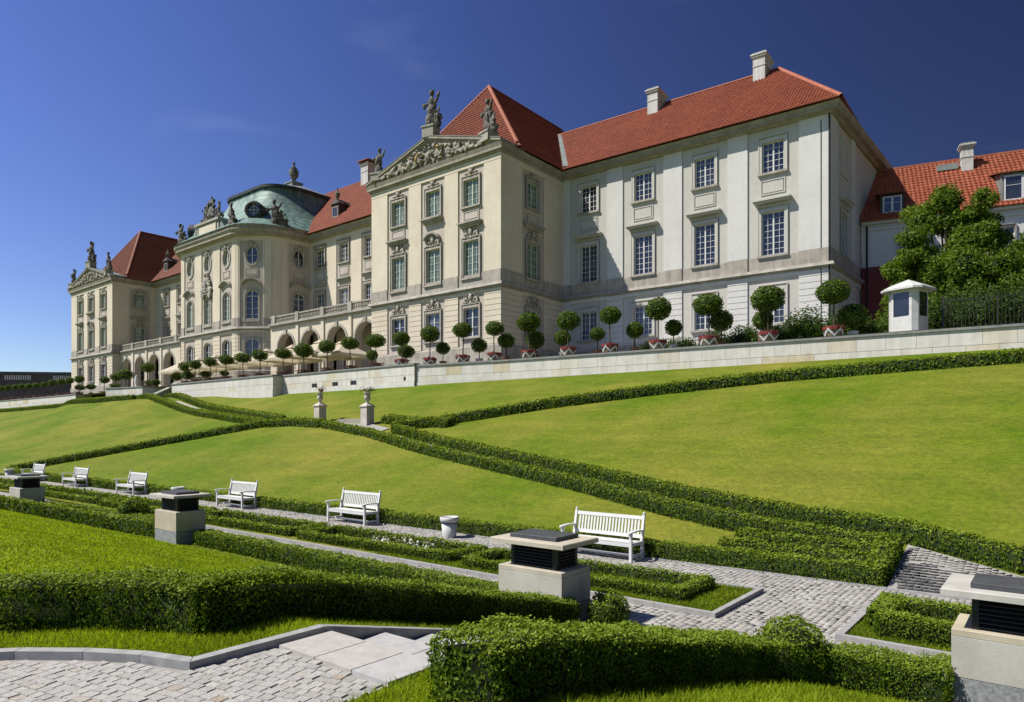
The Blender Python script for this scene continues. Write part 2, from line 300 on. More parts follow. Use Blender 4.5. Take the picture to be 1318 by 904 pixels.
# ---------------------------------------------------------------- terrain
TER = 7.7         # level of the palace terrace
def ground(u, v):
    if v < 3: z = 1.15
    elif v < 8: z = min(1.15, 1.15*(8-v)/4.6)
    elif v < 14: z = 0
    else: z = 6.2*min(1, (v-14)/(top_v(u)-14))
    return z
def top_v(u): return np.interp(u, [-125, -101, -92, -72, -58], [34.3, 33.5, 30.6, 30.6, 34.5])
def wall_v(u): return 34.8+(u+36.5)*3.3/35.3 if u > -36.5 else 34.1
def g_np(u, v):
    return np.interp(v, [0, 3.4, 8, 60], [1.15, 1.15, 0, 0]) + 6.2*np.clip((v-14)/(top_v(u)-14), 0, 1)
def build_ground():
    us = [-400, -200] + list(np.arange(-140, -12, 4.)) + list(np.arange(-12, 8.1, 1.)) + [12, 20, 40, 120, 400]
    us = sorted(set(us + [-4.66, -4.65, -3.36, -3.35]))
    vs = sorted(set([-300, -60, -20, -8, -3, 0, 1.5, 3, 3.4, 3.41, 4.2, 5, 6, 7, 7.99, 8, 9, 11, 12.5] + list(np.arange(14, 34.6, 1.)) + [34.5, 36, 38.4]))
    V = []; F = []
    for v in vs:
        for u in us:
            z = ground(u, v)
            if -4.655 < u < -3.355 and 3.405 < v < 7.995: z -= .45
            V.append((u, v, z - .0))
    n = len(us)
    for j in range(len(vs)-1):
        for i in range(n-1): F.append((j*n+i, j*n+i+1, (j+1)*n+i+1, (j+1)*n+i))
    me = np_mesh('lawn_ground', V, F, ['grass', 'grasslush'], [1 if V[f[0]][1] < 8 else 0 for f in F]); o = link(D.objects.new('lawn_ground', me)); tag(o, kind='structure')
    b_ = MB()
    for (u0, u1, v0, v1, z) in [(-400, -86, 34.35, 3000, TER), (-86, -53.6, 33.6, 3000, TER), (-53.6, -36.5, 34.4, 3000, TER)]:
        b_.poly([(u0, v0, z), (u1, v0, z), (u1, v1, z), (u0, v1, z)])
    b_.poly([(-36.5, 34.9, TER), (30, wall_v(30)+.1, TER), (400, 100, TER), (400, 3000, TER), (-36.5, 3000, TER)])
    b_.poly([(-3000, 34.5, TER-.02), (-400, 34.5, TER-.02), (-400, 3000, TER-.02), (-3000, 3000, TER-.02)])
    o = b_.obj('terrace_ground', 'sand'); tag(o, kind='structure')
    o = MB().poly([(-3000, -2000, -.6), (3000, -2000, -.6), (3000, 3000, -.6), (-3000, 3000, -.6)]).obj('far_ground', 'grass'); tag(o, kind='structure')
build_ground()
# ================================================================= PALACE
PAL = empty('palace', TM(-76.4, 50, TER), 'long baroque palace, cream and white plaster, red tiled roofs and a green copper dome', 'palace')
ZB0, ZB1 = 14.25, 15.25           # belt course
ZC0, ZC1 = 24.0, 24.75            # cornice
ARCN = 14
def curve_pts(kind, w, h):        # outline of an opening, bottom-left at (-w/2, 0), counter clockwise
    if kind == 'rect': return [(-w/2,0),(w/2,0),(w/2,h),(-w/2,h)]
    if kind == 'arch':
        r = w/2; zc = h-r
        return [(-w/2,0),(w/2,0)] + [(r*math.cos(math.pi*k/ARCN), zc+r*math.sin(math.pi*k/ARCN)) for k in range(ARCN+1)]
    if kind == 'seg':
        rise = w*.22; rad = (w*w/4+rise*rise)/(2*rise); zc = h-rad; a0 = math.asin(w/2/rad)
        return [(-w/2,0),(w/2,0)] + [(rad*math.sin(a0-2*a0*k/8), zc+rad*math.cos(a0-2*a0*k/8)) for k in range(9)]
    n = 24
    return [(w/2*math.cos(2*math.pi*k/n), h/2+h/2*math.sin(2*math.pi*k/n)) for k in range(n)]
def top_bot(pts, x):
    zs = []
    n = len(pts)
    for i in range(n):
        (x0,z0),(x1,z1) = pts[i], pts[(i+1)%n]
        if abs(x1-x0) < 1e-9: continue
        if min(x0,x1)-1e-6 <= x <= max(x0,x1)+1e-6: zs.append(z0+(z1-z0)*(x-x0)/(x1-x0))
    return min(zs), max(zs)
def wall_holes(mb, s0, s1, z0, z1, o, holes, mat=0, depth=.3, rmat=0):
    """wall sheet facing -y at y=-o with shaped openings; holes = (cx, zsill, w, h, kind)"""
    holes = sorted(holes, key=lambda h: h[0])
    xs = {round(s0,4), round(s1,4)}
    for cx, zs, w, h, k in holes:
        xs.add(round(cx-w/2,4)); xs.add(round(cx+w/2,4))
    xs = sorted(xs)
    for a, b_ in zip(xs[:-1], xs[1:]):
        mid = (a+b_)/2
        hs_ = sorted([h for h in holes if h[0]-h[2]/2-1e-4 < mid < h[0]+h[2]/2+1e-4], key=lambda h: h[1])
        z = z0
        for cx, zs, w, h, k in hs_:
            if zs > z+1e-4: mb.poly([(a,-o,z),(b_,-o,z),(b_,-o,zs),(a,-o,zs)], mat)
            if k != 'rect':
                pts = curve_pts(k, w, h); px = sorted({round(p[0],4) for p in pts})
                for p, q in zip(px[:-1], px[1:]):
                    l0, h0 = top_bot(pts, p+1e-5); l1, h1 = top_bot(pts, q-1e-5)
                    mb.poly([(cx+p,-o,zs+h0),(cx+q,-o,zs+h1),(cx+q,-o,zs+h),(cx+p,-o,zs+h)], mat)
                    if k == 'oval': mb.poly([(cx+p,-o,zs),(cx+q,-o,zs),(cx+q,-o,zs+l1),(cx+p,-o,zs+l0)], mat)
            z = zs+h
        if z < z1-1e-4: mb.poly([(a,-o,z),(b_,-o,z),(b_,-o,z1),(a,-o,z1)], mat)
    for cx, zs, w, h, k in holes:   # reveals
        pts = curve_pts(k, w, h); n = len(pts)
        for i in range(n):
            p, q = pts[i], pts[(i+1)%n]
            mb.poly([(cx+p[0],-o,zs+p[1]),(cx+p[0],-o+depth,zs+p[1]),(cx+q[0],-o+depth,zs+q[1]),(cx+q[0],-o,zs+q[1])], rmat)
WC = {}
def ring(mb, kind, w, h, a, y0, y1, mat=0, b_=0.0):
    """moulding of width a round an opening, from y1 (front) to y0 (back)"""
    inn = curve_pts(kind, w-2*b_, h-2*b_) ; out = curve_pts(kind, w+2*a, h+2*a)
    inn = [(x, z+b_) for x, z in inn]; out = [(x, z-a) for x, z in out]
    n = len(inn)
    for i in range(n):
        j = (i+1) % n; A, B_, C_, E_ = inn[i], inn[j], out[j], out[i]
        mb.poly([(A[0],y1,A[1]),(E_[0],y1,E_[1]),(C_[0],y1,C_[1]),(B_[0],y1,B_[1])], mat)
        mb.poly([(E_[0],y1,E_[1]),(E_[0],y0,E_[1]),(C_[0],y0,C_[1]),(C_[0],y1,C_[1])], mat)
        mb.poly([(A[0],y0,A[1]),(A[0],y1,A[1]),(B_[0],y1,B_[1]),(B_[0],y0,B_[1])], mat)
def window(parent, F, s, z, w, h, kind='rect', nx=4, ny=6, sash='sash', glass='glass', sur='belt', o=0, sw=.2, detail=True):
    """part window (stone surround) > casement, pane, sill.  F = facade matrix; local x along, -y outwards"""
    key = (kind, round(w,2), round(h,2), nx, ny, sash, glass, sur, sw)
    if key not in WC:
        a = MB(); ring(a, kind, w, h, sw, 0, -.09)
        if kind == 'rect' and sur != 'grey': ring(a, kind, w+sw*1.3, h+sw*1.3, sw*.35, 0, -.14)
        if sur == 'grey': ring(a, kind, w+sw*1.5, h+sw*1.5, sw*.25, 0, -.12)
        c = MB(); ring(c, kind, w, h, 0, .2, .13, b_=.075)
        x0 = w/2-.07
        pts = curve_pts(kind, w, h)
        c.box(-.05, .05, .12, .19, .04, h-.04)
        if nx == 4:
            for q in (-.25*w, .25*w): l, t_ = top_bot(pts, q); c.box(q-.013, q+.013, .145, .185, l+.05, t_-.05)
        for k in range(1, ny):
            zz = h*k/ny
            hw = w/2-.04
            if kind == 'arch' and zz > h-w/2: hw = math.sqrt(max(.01, (w/2)**2-(zz-(h-w/2))**2))-.04
            if kind == 'oval': hw = w/2*math.sqrt(max(.01, 1-((zz-h/2)/(h/2))**2))-.03
            th = .014 if not (kind == 'arch' and abs(zz-(h-w/2)) < h/ny*.5) else .04
            c.box(-hw, hw, .15, .18, zz-th, zz+th)
        g_ = MB(); g_.poly([(x, .19, zz) for x, zz in pts])
        sl = MB(); sl.box(-w/2-sw-.04, w/2+sw+.04, -.2, .12, -sw*.75, -.02) if kind != 'oval' else None
        WC[key] = (a.mesh('window', sur), c.mesh('casement', sash), g_.mesh('pane', glass), sl.mesh('sill', 'belt_light') if kind != 'oval' else None)
    a, c, g_, sl = WC[key]
    mw = F @ Matrix.Translation((s, -o, z))
    wn = inst('window', a, parent, mw)
    inst('casement', c, wn, mw); inst('pane', g_, wn, mw)
    if sl: inst('sill', sl, wn, mw)
    return wn
def FR(p, q):
    """facade matrix from p to q (left to right as seen from outside)"""
    d = Vector((q[0]-p[0], q[1]-p[1])); a = math.atan2(d.y, d.x)
    return TM(p[0], p[1], 0, a), d.length
def offset_line(pts, off):
    out = []
    n = len(pts)
    for i in range(n):
        p = Vector(pts[i])
        ns = []
        if i > 0: d = (p-Vector(pts[i-1])).normalized(); ns.append(Vector((d.y, -d.x)))
        if i < n-1: d = (Vector(pts[i+1])-p).normalized(); ns.append(Vector((d.y, -d.x)))
        if len(ns) == 1: out.append(p+ns[0]*off)
        else:
            b_ = (ns[0]+ns[1]).normalized(); out.append(p+b_*off/max(.35, b_.dot(ns[0])))
    return out
def band(mb, pts, z0, z1, off, mat=0, inner=-.25, off_top=None):
    A = offset_line(pts, off); B_ = offset_line(pts, inner); T_ = offset_line(pts, off_top if off_top is not None else off)
    for i in range(len(pts)-1):
        a, b2, c, d, e, f = A[i], A[i+1], B_[i], B_[i+1], T_[i], T_[i+1]
        mb.poly([(a.x,a.y,z0),(b2.x,b2.y,z0),(f.x,f.y,z1),(e.x,e.y,z1)], mat)
        mb.poly([(e.x,e.y,z1),(f.x,f.y,z1),(d.x,d.y,z1),(c.x,c.y,z1)], mat)
        mb.poly([(a.x,a.y,z0),(c.x,c.y,z0),(d.x,d.y,z0),(b2.x,b2.y,z0)], mat)
    for i in (0, -1):
        a, c, e = A[i], B_[i], T_[i]; mb.poly([(a.x,a.y,z0),(c.x,c.y,z0),(c.x,c.y,z1),(e.x,e.y,z1)], mat)
CX = -76.4
CEN_R = [(6.1,39.3),(6.5,39.42),(8.9,41.1),(9.4,41.65),(9.75,42.5),(9.95,43.2),(10.2,46.0)]
cen = [(CX-x, y) for x, y in reversed(CEN_R)] + [(CX+x, y) for x, y in CEN_R]
PL = (-119.9, -104.7); PR = (-48.1, -33.2)
W0 = (-33.2, 48.3); W1 = (-12.07, 49.23); W2 = (-11.6, 64.7)
outline = [(PL[0],64),(PL[0],40),(PL[1],40),(PL[1],46)] + cen + [(PR[0],46),(PR[0],40),(PR[1],40),W0,W1,W2]
cream_line = outline[:-2]; white_line = [W0, W1, W2]
# --- continuous mouldings, mitred round every corner
b_ = MB(); 
band(b_, outline, ZB0-.35, ZB0-.22, .16, 0); band(b_, outline, ZB0-.22, ZB0, .38, 0, off_top=.30)
b_.obj('string_course', ['belt_light'], PAL)
mid_line = [(PL[1], 46)] + cen + [(PR[0], 46)]
pav_lines = [[(PL[0], 64), (PL[0], 40), (PL[1], 40), (PL[1], 46.3)], [(PR[0], 46.3), (PR[0], 40), (PR[1], 40), (W0[0], W0[1]+.3)]]
for ln_, k_, dz_ in ((mid_line, 1.0, 0), (pav_lines[0], .58, .003), (pav_lines[1], .58, .003)):
    b_ = MB(); band(b_, ln_, ZC0-.35, ZC0+.1+dz_, .12, 1); band(b_, ln_, ZC0+.1+dz_, ZC0+.28+dz_, .2, 0, off_top=.42*k_)
    band(b_, ln_, ZC0+.28+dz_, ZC0+.5+dz_, .68*k_, 0); band(b_, ln_, ZC0+.5+dz_, ZC1+dz_, .70*k_, 0, off_top=.84*k_)
    b_.obj('cornice', ['cornice', 'cream'], PAL)
b_ = MB(); wl = [(W0[0]-.02, W0[1]), W1, W2]
band(b_, wl, ZC0+.22, ZC0+.36, .16, 0, off_top=.36); band(b_, wl, ZC0+.36, ZC0+.53, .68, 0); band(b_, wl, ZC0+.53, ZC1-.01, .70, 0, off_top=.84)
b_.obj('cornice', 'cornice', PAL)
b_ = MB(); band(b_, outline, TER-.1, 9.45, .2, 0, off_top=.2); band(b_, outline, 9.45, 9.55, .2, 0, off_top=.13)
b_.obj('plinth', 'belt_light', PAL)

def facade(p, q, wins, bays, wallm, recm, z0=9.4, z1=ZC0+.12, lip=.1, rust=True, pan=None, corner=(True, True), belt=True):
    """one straight stretch of wall: recessed sheet with openings, raised lesenes between the bays, rusticated ground floor"""
    F, Ln = FR(p, q)
    mb = MB(); holes = [(s, z, w, h, k) for (s, z, w, h, k) in wins]
    wall_holes(mb, 0, Ln, z0, z1, 0, holes, 0, .3, 0)
    mb.obj('wall', [recm], PAL, F)
    le = MB(); ru = MB(); bl = MB()
    edges = [0.0]
    for (a, c) in bays: edges += [a, c]
    edges.append(Ln)
    for i in range(0, len(edges), 2):
        a, c = edges[i], edges[i+1]
        if c-a < .05: continue
        e0 = lip if (i == 0 and corner[0]) else 0; e1 = lip if (i == len(edges)-2 and corner[1]) else 0
        A, C_ = a-e0+.004*(i == 0), c+e1-.004*(i == len(edges)-2)
        MB().box(A, C_, -lip, .02, ZB1, z1).obj('pilaster', wallm, PAL, F)
        if belt: MB().box(A, C_, -lip-.04, .02, ZB0, ZB1).obj('belt_course', 'belt', PAL, F)
        if rust:
            z = 9.55; 
            while z < ZB0-.55:
                ru.box(A, C_, -lip, .02, z+.04, min(z+.43, ZB0-.37)); z += .43
        ru.box(A+.03, C_-.03, -lip+.05, .01, 9.5, ZB0-.36)
    for (a, c) in bays:
        if belt: MB().box(a, c, -.05, .02, ZB0, ZB1-.05).obj('belt_course', 'belt', PAL, F)
        if rust: ru.box(a, c, -lip, .02, 13.62, ZB0-.36)
    if ru.f: ru.obj('rusticated_courses', wallm, PAL, F)['kind'] = 'stuff'
    return F
def apron(F, s, z0, z1, w, mat):
    mb = MB(); ring(mb, 'rect', w, z1-z0, .07, 0, -.05); mb.box(-w/2+.08, w/2-.08, -.04, .02, .08, z1-z0-.08)
    mb.obj('apron_panel', mat, PAL, F @ Matrix.Translation((s, -.005, z0)))
def hood(F, s, z, w, mat='belt_light', pr=.48):
    mb = MB()
    if mat != 'grey': mb.box(-w/2+.14, w/2-.14, -.2, .02, -.30, -.14)
    mb.box(-w/2+.06, w/2-.06, -pr+.12, .02, -.14, -.02); mb.box(-w/2, w/2, -pr, .02, -.02, .09)
    mb.obj('window_hood', mat, PAL, F @ Matrix.Translation((s, 0, z)))
def arch_hood(F, s, z, w, mat='belt_light', pr=.4):
    mb = MB(); n = 10; rise = w*.26; rad = (w*w/4+rise*rise)/(2*rise); a0 = math.asin(min(1, w/2/rad))
    P = [(rad*math.sin(-a0+2*a0*k/n), rise-rad+rad*math.cos(-a0+2*a0*k/n)) for k in range(n+1)]
    for (x0, zz0), (x1, zz1) in zip(P[:-1], P[1:]):
        mb.hexa([(x0,-pr,zz0-.06),(x1,-pr,zz1-.06),(x1,.02,zz1-.06),(x0,.02,zz0-.06),(x0,-pr,zz0+.1),(x1,-pr,zz1+.1),(x1,.02,zz1+.1),(x0,.02,zz0+.1)])
        mb.hexa([(x0,-.18,zz0-.26),(x1,-.18,zz1-.26),(x1,.02,zz1-.26),(x0,.02,zz0-.26),(x0,-.18,zz0-.06),(x1,-.18,zz1-.06),(x1,.02,zz1-.06),(x0,.02,zz0-.06)])
    mb.obj('window_hood', mat, PAL, F @ Matrix.Translation((s, 0, z)))
# carved ornaments: clumps of small rounded forms
def blob_mesh(name, blobs, mat, sub=2, voxel=None):
    import bmesh
    bm = bmesh.new()
    for (x, y, z, rx, ry, rz, *rot) in blobs:
        m_ = Matrix.Translation((x, y, z)) @ (Matrix.Rotation(rot[0], 4, 'Y') if rot else Matrix.Identity(4)) @ Matrix.Diagonal((rx, ry, rz, 1))
        bmesh.ops.create_icosphere(bm, subdivisions=sub, radius=1, matrix=m_)
    me = D.meshes.new(name); bm.to_mesh(me); bm.free()
    me.materials.append(M[mat]); me.polygons.foreach_set('use_smooth', [True]*len(me.polygons)); return me
def fuse(me, vox):
    o = D.objects.new('tmp', me); COL.objects.link(o); md = o.modifiers.new('remesh', 'REMESH'); md.mode = 'VOXEL'; md.voxel_size = vox; md.use_smooth_shade = True
    m2 = D.meshes.new_from_object(o.evaluated_get(bpy.context.evaluated_depsgraph_get())); m2.name = me.name.split('.')[0]; mt = me.materials[0]
    D.objects.remove(o); m2.materials.clear(); m2.materials.append(mt); return m2
def ornament(w, h, n, seed, crown=True):
    r_ = random.Random(seed); B = []
    for i in range(n):
        x = r_.uniform(0, 1)**.8*w/2; z = r_.uniform(0, 1)*h*(1-.6*x/(w/2)); s = r_.uniform(.05, .11)*max(w, h)*.8
        a = r_.uniform(-1.2, 1.2)
        B += [(x, -.05, z, s, .09, s*.55, a), (-x, -.05, z, s, .09, s*.55, -a)]
    B.append((0, -.08, h*.45, w*.14, .14, h*.3))
    return B
ORN_S = fuse(blob_mesh('ornament', ornament(1.3, .7, 14, 1), 'belt', 2), .035)
ORN_M = fuse(blob_mesh('ornament', ornament(1.5, 1.1, 22, 2), 'belt', 2), .035)
ORN_C = blob_mesh('cartouche', [(x, y*1.5, z*1.0, a, b*1.6, c, *r) for (x, y, z, a, b, c, *r) in ornament(2.2, 3.2, 50, 8)], 'belt', 2)
ORN_C = fuse(ORN_C, .05)
def orn(me, F, s, z, y=-.05): inst(me.name.split('.')[0], me, PAL, F @ Matrix.Translation((s, y, z)))

# --- the two pavilions
def pavilion(x0, x1, side_hidden):
    F, Ln = FR((x0, 40), (x1, 40)); cs = [Ln-12.35+1.0-.0, 0, 0]
    cs = [3.4, 7.65, 11.9] if x0 > -60 else [3.5, 7.7, 12.1]
    wins = []
    for c in cs: wins += [(c, 20.65, 1.6, 2.1, 'rect'), (c, 15.0, 1.62, 2.9, 'rect'), (c, 10.3, 1.6, 2.3, 'rect')]
    F = facade((x0, 40), (x1, 40), wins, [(c-1.38, c+1.38) for c in cs], 'cream', 'pink')
    for i, c in enumerate(cs):
        window(PAL, F, c, 20.65, 1.6, 2.1, 'rect', 4, 4, 'sashgreen', 'glass_curtain')
        window(PAL, F, c, 15.0, 1.62, 2.9, 'rect', 4, 5, 'sashgreen', 'glass_curtain')
        window(PAL, F, c, 10.3, 1.6, 2.3, 'rect', 2, 3, 'sash', 'glass')
        orn(ORN_S, F, c, 23.0); orn(ORN_M, F, c, 12.95)
        if i == 1:
            hood(F, c, 20.35, 2.3, pr=.5); arch_hood(F, c, 18.75, 1.7); orn(ORN_M, F, c, 18.15)
        else:
            apron(F, c, 19.55, 20.2, 1.55, 'pink'); hood(F, c, 19.25, 2.35); orn(ORN_M, F, c, 18.1)
    # side faces
    G = [(x1, 40), (x1, 48.3 if x1 > -60 else 46)]; H = [(x0, 46 if x0 > -60 else 64), (x0, 40)]
    sc_ = 4.0 if x1 > -60 else 3.6
    wn = [(sc_, 20.8, 1.55, 2.1, 'rect'), (sc_, 15.1, 1.6, 2.9, 'rect'), (sc_, 10.3, 1.6, 2.3, 'rect')]
    Fs = facade(G[0], G[1], wn, [(sc_-1.45, sc_+1.45)], 'cream', 'pink', corner=(True, False))
    window(PAL, Fs, sc_, 20.8, 1.55, 2.1, 'rect', 4, 4, 'sashgreen', 'glass_curtain'); window(PAL, Fs, sc_, 15.1, 1.6, 2.9, 'rect', 4, 5, 'sashgreen', 'glass_curtain'); window(PAL, Fs, sc_, 10.3, 1.6, 2.3, 'rect', 2, 3)
    orn(ORN_S, Fs, sc_, 23.05); orn(ORN_M, Fs, sc_, 18.2); hood(Fs, sc_, 19.35, 2.4); apron(Fs, sc_, 19.6, 20.3, 1.5, 'pink'); orn(ORN_M, Fs, sc_, 12.95)
    facade(H[0], H[1], [], [], 'cream', 'pink', corner=(False, True))
    # pediment
    xm = (x0+x1)/2; hw = Ln/2+.40; za, zt = ZC1+.02, 27.0
    mb = MB(); yf = 39.85
    mb.poly([(x0-.2, yf, za), (x1+.2, yf, za), (xm, yf, zt-.4)], 0)
    mb.obj('tympanum', ['belt_light'], PAL)
    mb = MB()
    for sg in (-1, 1):
        a = Vector((xm+sg*hw, 0, za)); t_ = Vector((xm, 0, zt)); n_ = Vector((0, 0, 1))
        for (ya, yb, d0, d1) in ((39.46, 42.5, 0, .20), (39.58, 42.5, -.18, -.004), (39.68, 42.4, -.34, -.184)):
            k = 1.0
            A = [(a.x, ya, a.z+d0), (t_.x, ya, t_.z+d0), (t_.x, yb, t_.z+d0), (a.x, yb, a.z+d0), (a.x, ya, a.z+d1), (t_.x, ya, t_.z+d1), (t_.x, yb, t_.z+d1), (a.x, yb, a.z+d1)]
            mb.hexa(A)
    mb.obj('raking_cornice', 'cornice', PAL)
    mb = MB()
    for sg in (-1, 1): mb.hexa([(xm+sg*hw, 39.42, za+.205), (xm, 39.42, zt+.205), (xm, 42.6, zt+.205), (xm+sg*hw, 42.6, za+.205), (xm+sg*hw, 39.42, za+.25), (xm, 39.42, zt+.25), (xm, 42.6, zt+.25), (xm+sg*hw, 42.6, za+.25)])
    mb.obj('pediment_flashing', 'lead', PAL)
    r_ = random.Random(int(abs(x0))); B = []
    for i in range(420):
        x = r_.uniform(-1, 1)*6.0; top = (1-abs(x)/7.6)*1.95; z = r_.uniform(.08, max(.15, top-.15)); s = r_.uniform(.05, .17)
        B.append((x, r_.uniform(-.3, -.02), z, s*r_.uniform(.5, 2.0), .12, s*r_.uniform(.5, 1.2), r_.uniform(-1.5, 1.5)))
    for k in range(-4, 5):   # reclining figures
        top = (1-abs(k)/6.2)*1.25; B += [(k*1.12, -.15, .25+top*.4, .34, .26, .2+top*.26, .5*(-1)**k), (k*1.12+.15, -.2, .3+top*.85, .14, .16, .16)]
    inst('tympanum_relief', fuse(blob_mesh('tympanum_relief', B, 'relief', 1), .05), PAL, TM(xm, yf-.05, za+.05))
    gB = [(-1.3, -.36, .8, .14, .1, .3, .3), (-1.1, -.36, 1.05, .12, .1, .12), (1.2, -.36, 1.2, .2, .1, .12, .2)]
    inst('gilded_figure', blob_mesh('gilded_figure', gB, 'gold', 2), PAL, TM(xm, yf-.05, za+.05))
pavilion(*PR, False); pavilion(*PL, False)

# --- wings between centre and pavilions
def wing(xa, xb, ss, side):
    wins = []
    for s in ss: wins += [(s, 21.1, 1.55, 2.0, 'rect'), (s, 15.3, 1.55, 2.95, 'rect')]
    F = facade((xa, 46), (xb, 46), wins, [(s-1.25, s+1.25) for s in ss], 'cream', 'pink', rust=False, corner=(False, False), belt=False, z0=14.2)
    for s in ss:
        window(PAL, F, s, 21.1, 1.55, 2.0, 'rect', 4, 4, 'sash', 'glass'); window(PAL, F, s, 15.3, 1.55, 2.95, 'rect', 4, 5, 'sash', 'glass')
        apron(F, s, 19.75, 20.6, 1.5, 'pink'); hood(F, s, 19.3, 2.2, pr=.36); hood(F, s, 23.55, 2.2, pr=.25)
    # loggia
    y = 41.0
    L0, Ln = FR((xa, y), (xb, y))
    n = 4; pitch = Ln/n if side == 'L' else 4.27
    cs = [a-xa for a in ((-63.3, -59.05, -54.7, -50.4) if side == 'R' else (-102.5, -98.3, -94.0, -89.7))]
    hl = [(c, TER, 3.0, 13.1-TER, 'arch') for c in cs]
    mb = MB(); wall_holes(mb, 0, Ln, TER, ZB0-.3, 0, hl, 0, .75, 0)
    for c0, c1 in zip([0]+[c+1.5 for c in cs], [c-1.5 for c in cs]+[Ln]): pass
    wall_holes(mb, 0, Ln, TER, ZB0-.3, -.75, [(c, TER, 3.0, 13.1-TER, 'arch') for c in cs], 0, -.001, 0)
    mb.obj('arcade', ['cream'], PAL, L0)
    mb = MB()
    for c in cs: ring(mb, 'arch', 3.0, 13.1-TER, .2, 0, -.06)
    mb2 = MB()
    for c in cs:
        r_ = MB(); ring(r_, 'arch', 3.0, 13.1-TER, .22, 0, -.07); r_.box(-.2, .2, -.16, 0, 13.1-TER-.1, 13.1-TER+.4)
        r_.obj('arch_moulding', 'belt_light', PAL, L0 @ Matrix.Translation((c, 0, TER)))
    pl = MB(); mids = [cs[0]-2.13]+[(a+b)/2 for a, b in zip(cs[:-1], cs[1:])]+[cs[-1]+2.13]
    for c in mids[1:-1]: MB().box(c-.22, c+.22, -.14, .01, 9.2, ZB0-.3).box(c-.3, c+.3, -.2, .01, TER, 9.2).obj('pilaster', 'cream', PAL, L0)
    mb = MB(); mb.box(0, Ln, -.18, 5, ZB0-.32, ZB0-.17); mb.box(0, Ln, -.34, 4.99, ZB0-.17, ZB0-.03); mb.box(0, Ln, .9, 4.9, ZB0-.6, ZB0-.33)
    mb.obj('balcony_floor', 'belt_light', PAL, L0)
    bw = MB(); bw.poly([(0, 4.95, TER), (Ln, 4.95, TER), (Ln, 4.95, ZB0-.3), (0, 4.95, ZB0-.3)])
    bw.obj('arcade_back_wall', 'cream', PAL, L0)
    for c in cs:
        d_ = MB(); d_.box(-.9, .9, -.05, 0, 0, 3.6); 
        dd = d_.obj('arcade_door', 'wood_dark', PAL, L0 @ Matrix.Translation((c, 4.94, TER)))
        p_ = MB(); 
        for a in (-.45, .45):
            for k in range(3): p_.box(a-.33, a+.33, -.07, -.05, 1.2+k*.75, 1.85+k*.75)
        p_.obj('pane', 'glass', dd, L0 @ Matrix.Translation((c, 4.94, TER)))
    # balustrade: pedestals, rail, turned balusters
    bal = MB(); bal.box(0, Ln, -.12, .14, ZB0+.72, ZB0+.86); bal.box(0, Ln, -.12, .14, ZB0-.02, ZB0+.12); bal.obj('balcony_rail', 'belt_light', PAL, L0)
    for c in [m_ for m_ in mids if .1 < m_ < Ln-.1]: MB().box(c-.3, c+.3, -.2, .2, ZB0-.01, ZB0+.92).obj('balustrade_pier', 'belt_light', PAL, L0)
    bb = MB(); s = .2
    while s < Ln-.1:
        if all(abs(s-m_) > .38 for m_ in mids): bb.lathe([(.06,0),(.09,.04),(.05,.12),(.1,.25),(.05,.5),(.08,.58)], 6, s, 0, 0, ZB0+.12)
        s += .25
    o = bb.obj('balusters', 'belt_light', PAL, L0); o['kind'] = 'stuff'
wing(cen[-1][0], PR[0], [a-cen[-1][0] for a in (-64.3, -60.1, -55.85, -51.5)], 'R')
wing(PL[1], cen[0][0], [a-PL[1] for a in (-101.3, -97.0, -92.6, -88.5)], 'L')

# --- centre
def cen_seg(p, q, cxs, kinds, lips=True):
    F, Ln = FR(p, q); wins = []
    for s in cxs: wins += [(s, 21.1, 1.35, 2.0, 'oval'), (s, 14.95, 1.45, 3.35, 'arch'), (s, 10.85, 1.6, 2.15, 'seg')]
    F = facade(p, q, wins, [(s-1.3, s+1.3) for s in cxs], 'cream', 'pink', corner=(False, False))
    for i, s in enumerate(cxs):
        window(PAL, F, s, 21.1, 1.35, 2.0, 'oval', 2, 2, 'sash', 'glass_curtain' if len(cxs) > 1 else 'glass')
        window(PAL, F, s, 14.95, 1.45, 3.35, 'arch', 2, 5, 'sash', 'glass_curtain' if len(cxs) > 1 else 'glass')
        window(PAL, F, s, 10.85, 1.6, 2.15, 'seg', 2, 2, 'sash', 'glass')
        orn(ORN_S, F, s, 22.95)
        if len(cxs) > 1 and i == 1: orn(ORN_C, F, s, 18.1, -.15)
        else: arch_hood(F, s, 18.95, 2.2); apron(F, s, 19.9, 20.6, 1.3, 'pink')
seglist = list(zip(cen[:-1], cen[1:]))
for p, q in seglist:
    ln = math.dist(p, q)
    if ln > 10: cen_seg(p, q, [6.1-4.15, 6.1, 6.1+4.15], None)
    elif ln > 2.5: cen_seg(p, q, [ln/2 if ln > 2.85 else ln/2], None)
    else: facade(p, q, [], [], 'cream', 'pink', corner=(False, False))
    
# --- white wing
ws = [2.57, 7.5, 12.5, 17.45]; wins = []
for s in ws: wins += [(s, 21.15, 1.5, 2.15, 'rect'), (s, 15.3, 1.58, 3.05, 'rect'), (s, 10.45, 1.55, 2.35, 'rect')]
F = facade(W0, W1, wins, [(s-1.75, s+1.75) for s in ws], 'white', 'grey', corner=(False, False), z1=ZC0+.24)
for i, s in enumerate(ws):
    window(PAL, F, s, 21.15, 1.5, 2.15, 'rect', 4, 5, 'sash', 'glass', 'grey', sw=.24); window(PAL, F, s, 15.3, 1.58, 3.05, 'rect', 4, 7, 'sash', 'glass', 'grey', sw=.24)
    window(PAL, F, s, 10.45, 1.55, 2.35, 'rect', 4, 5, 'sash', 'glass', 'grey', sw=.24)
    apron(F, s, 19.65, 20.55, 1.55, 'grey'); hood(F, s, 19.1, 2.6, 'grey', .56)
mb = MB(); mb.box(20.6, 20.66, -.02-.1, -.0, 9.5, ZC0-.1, 0); 
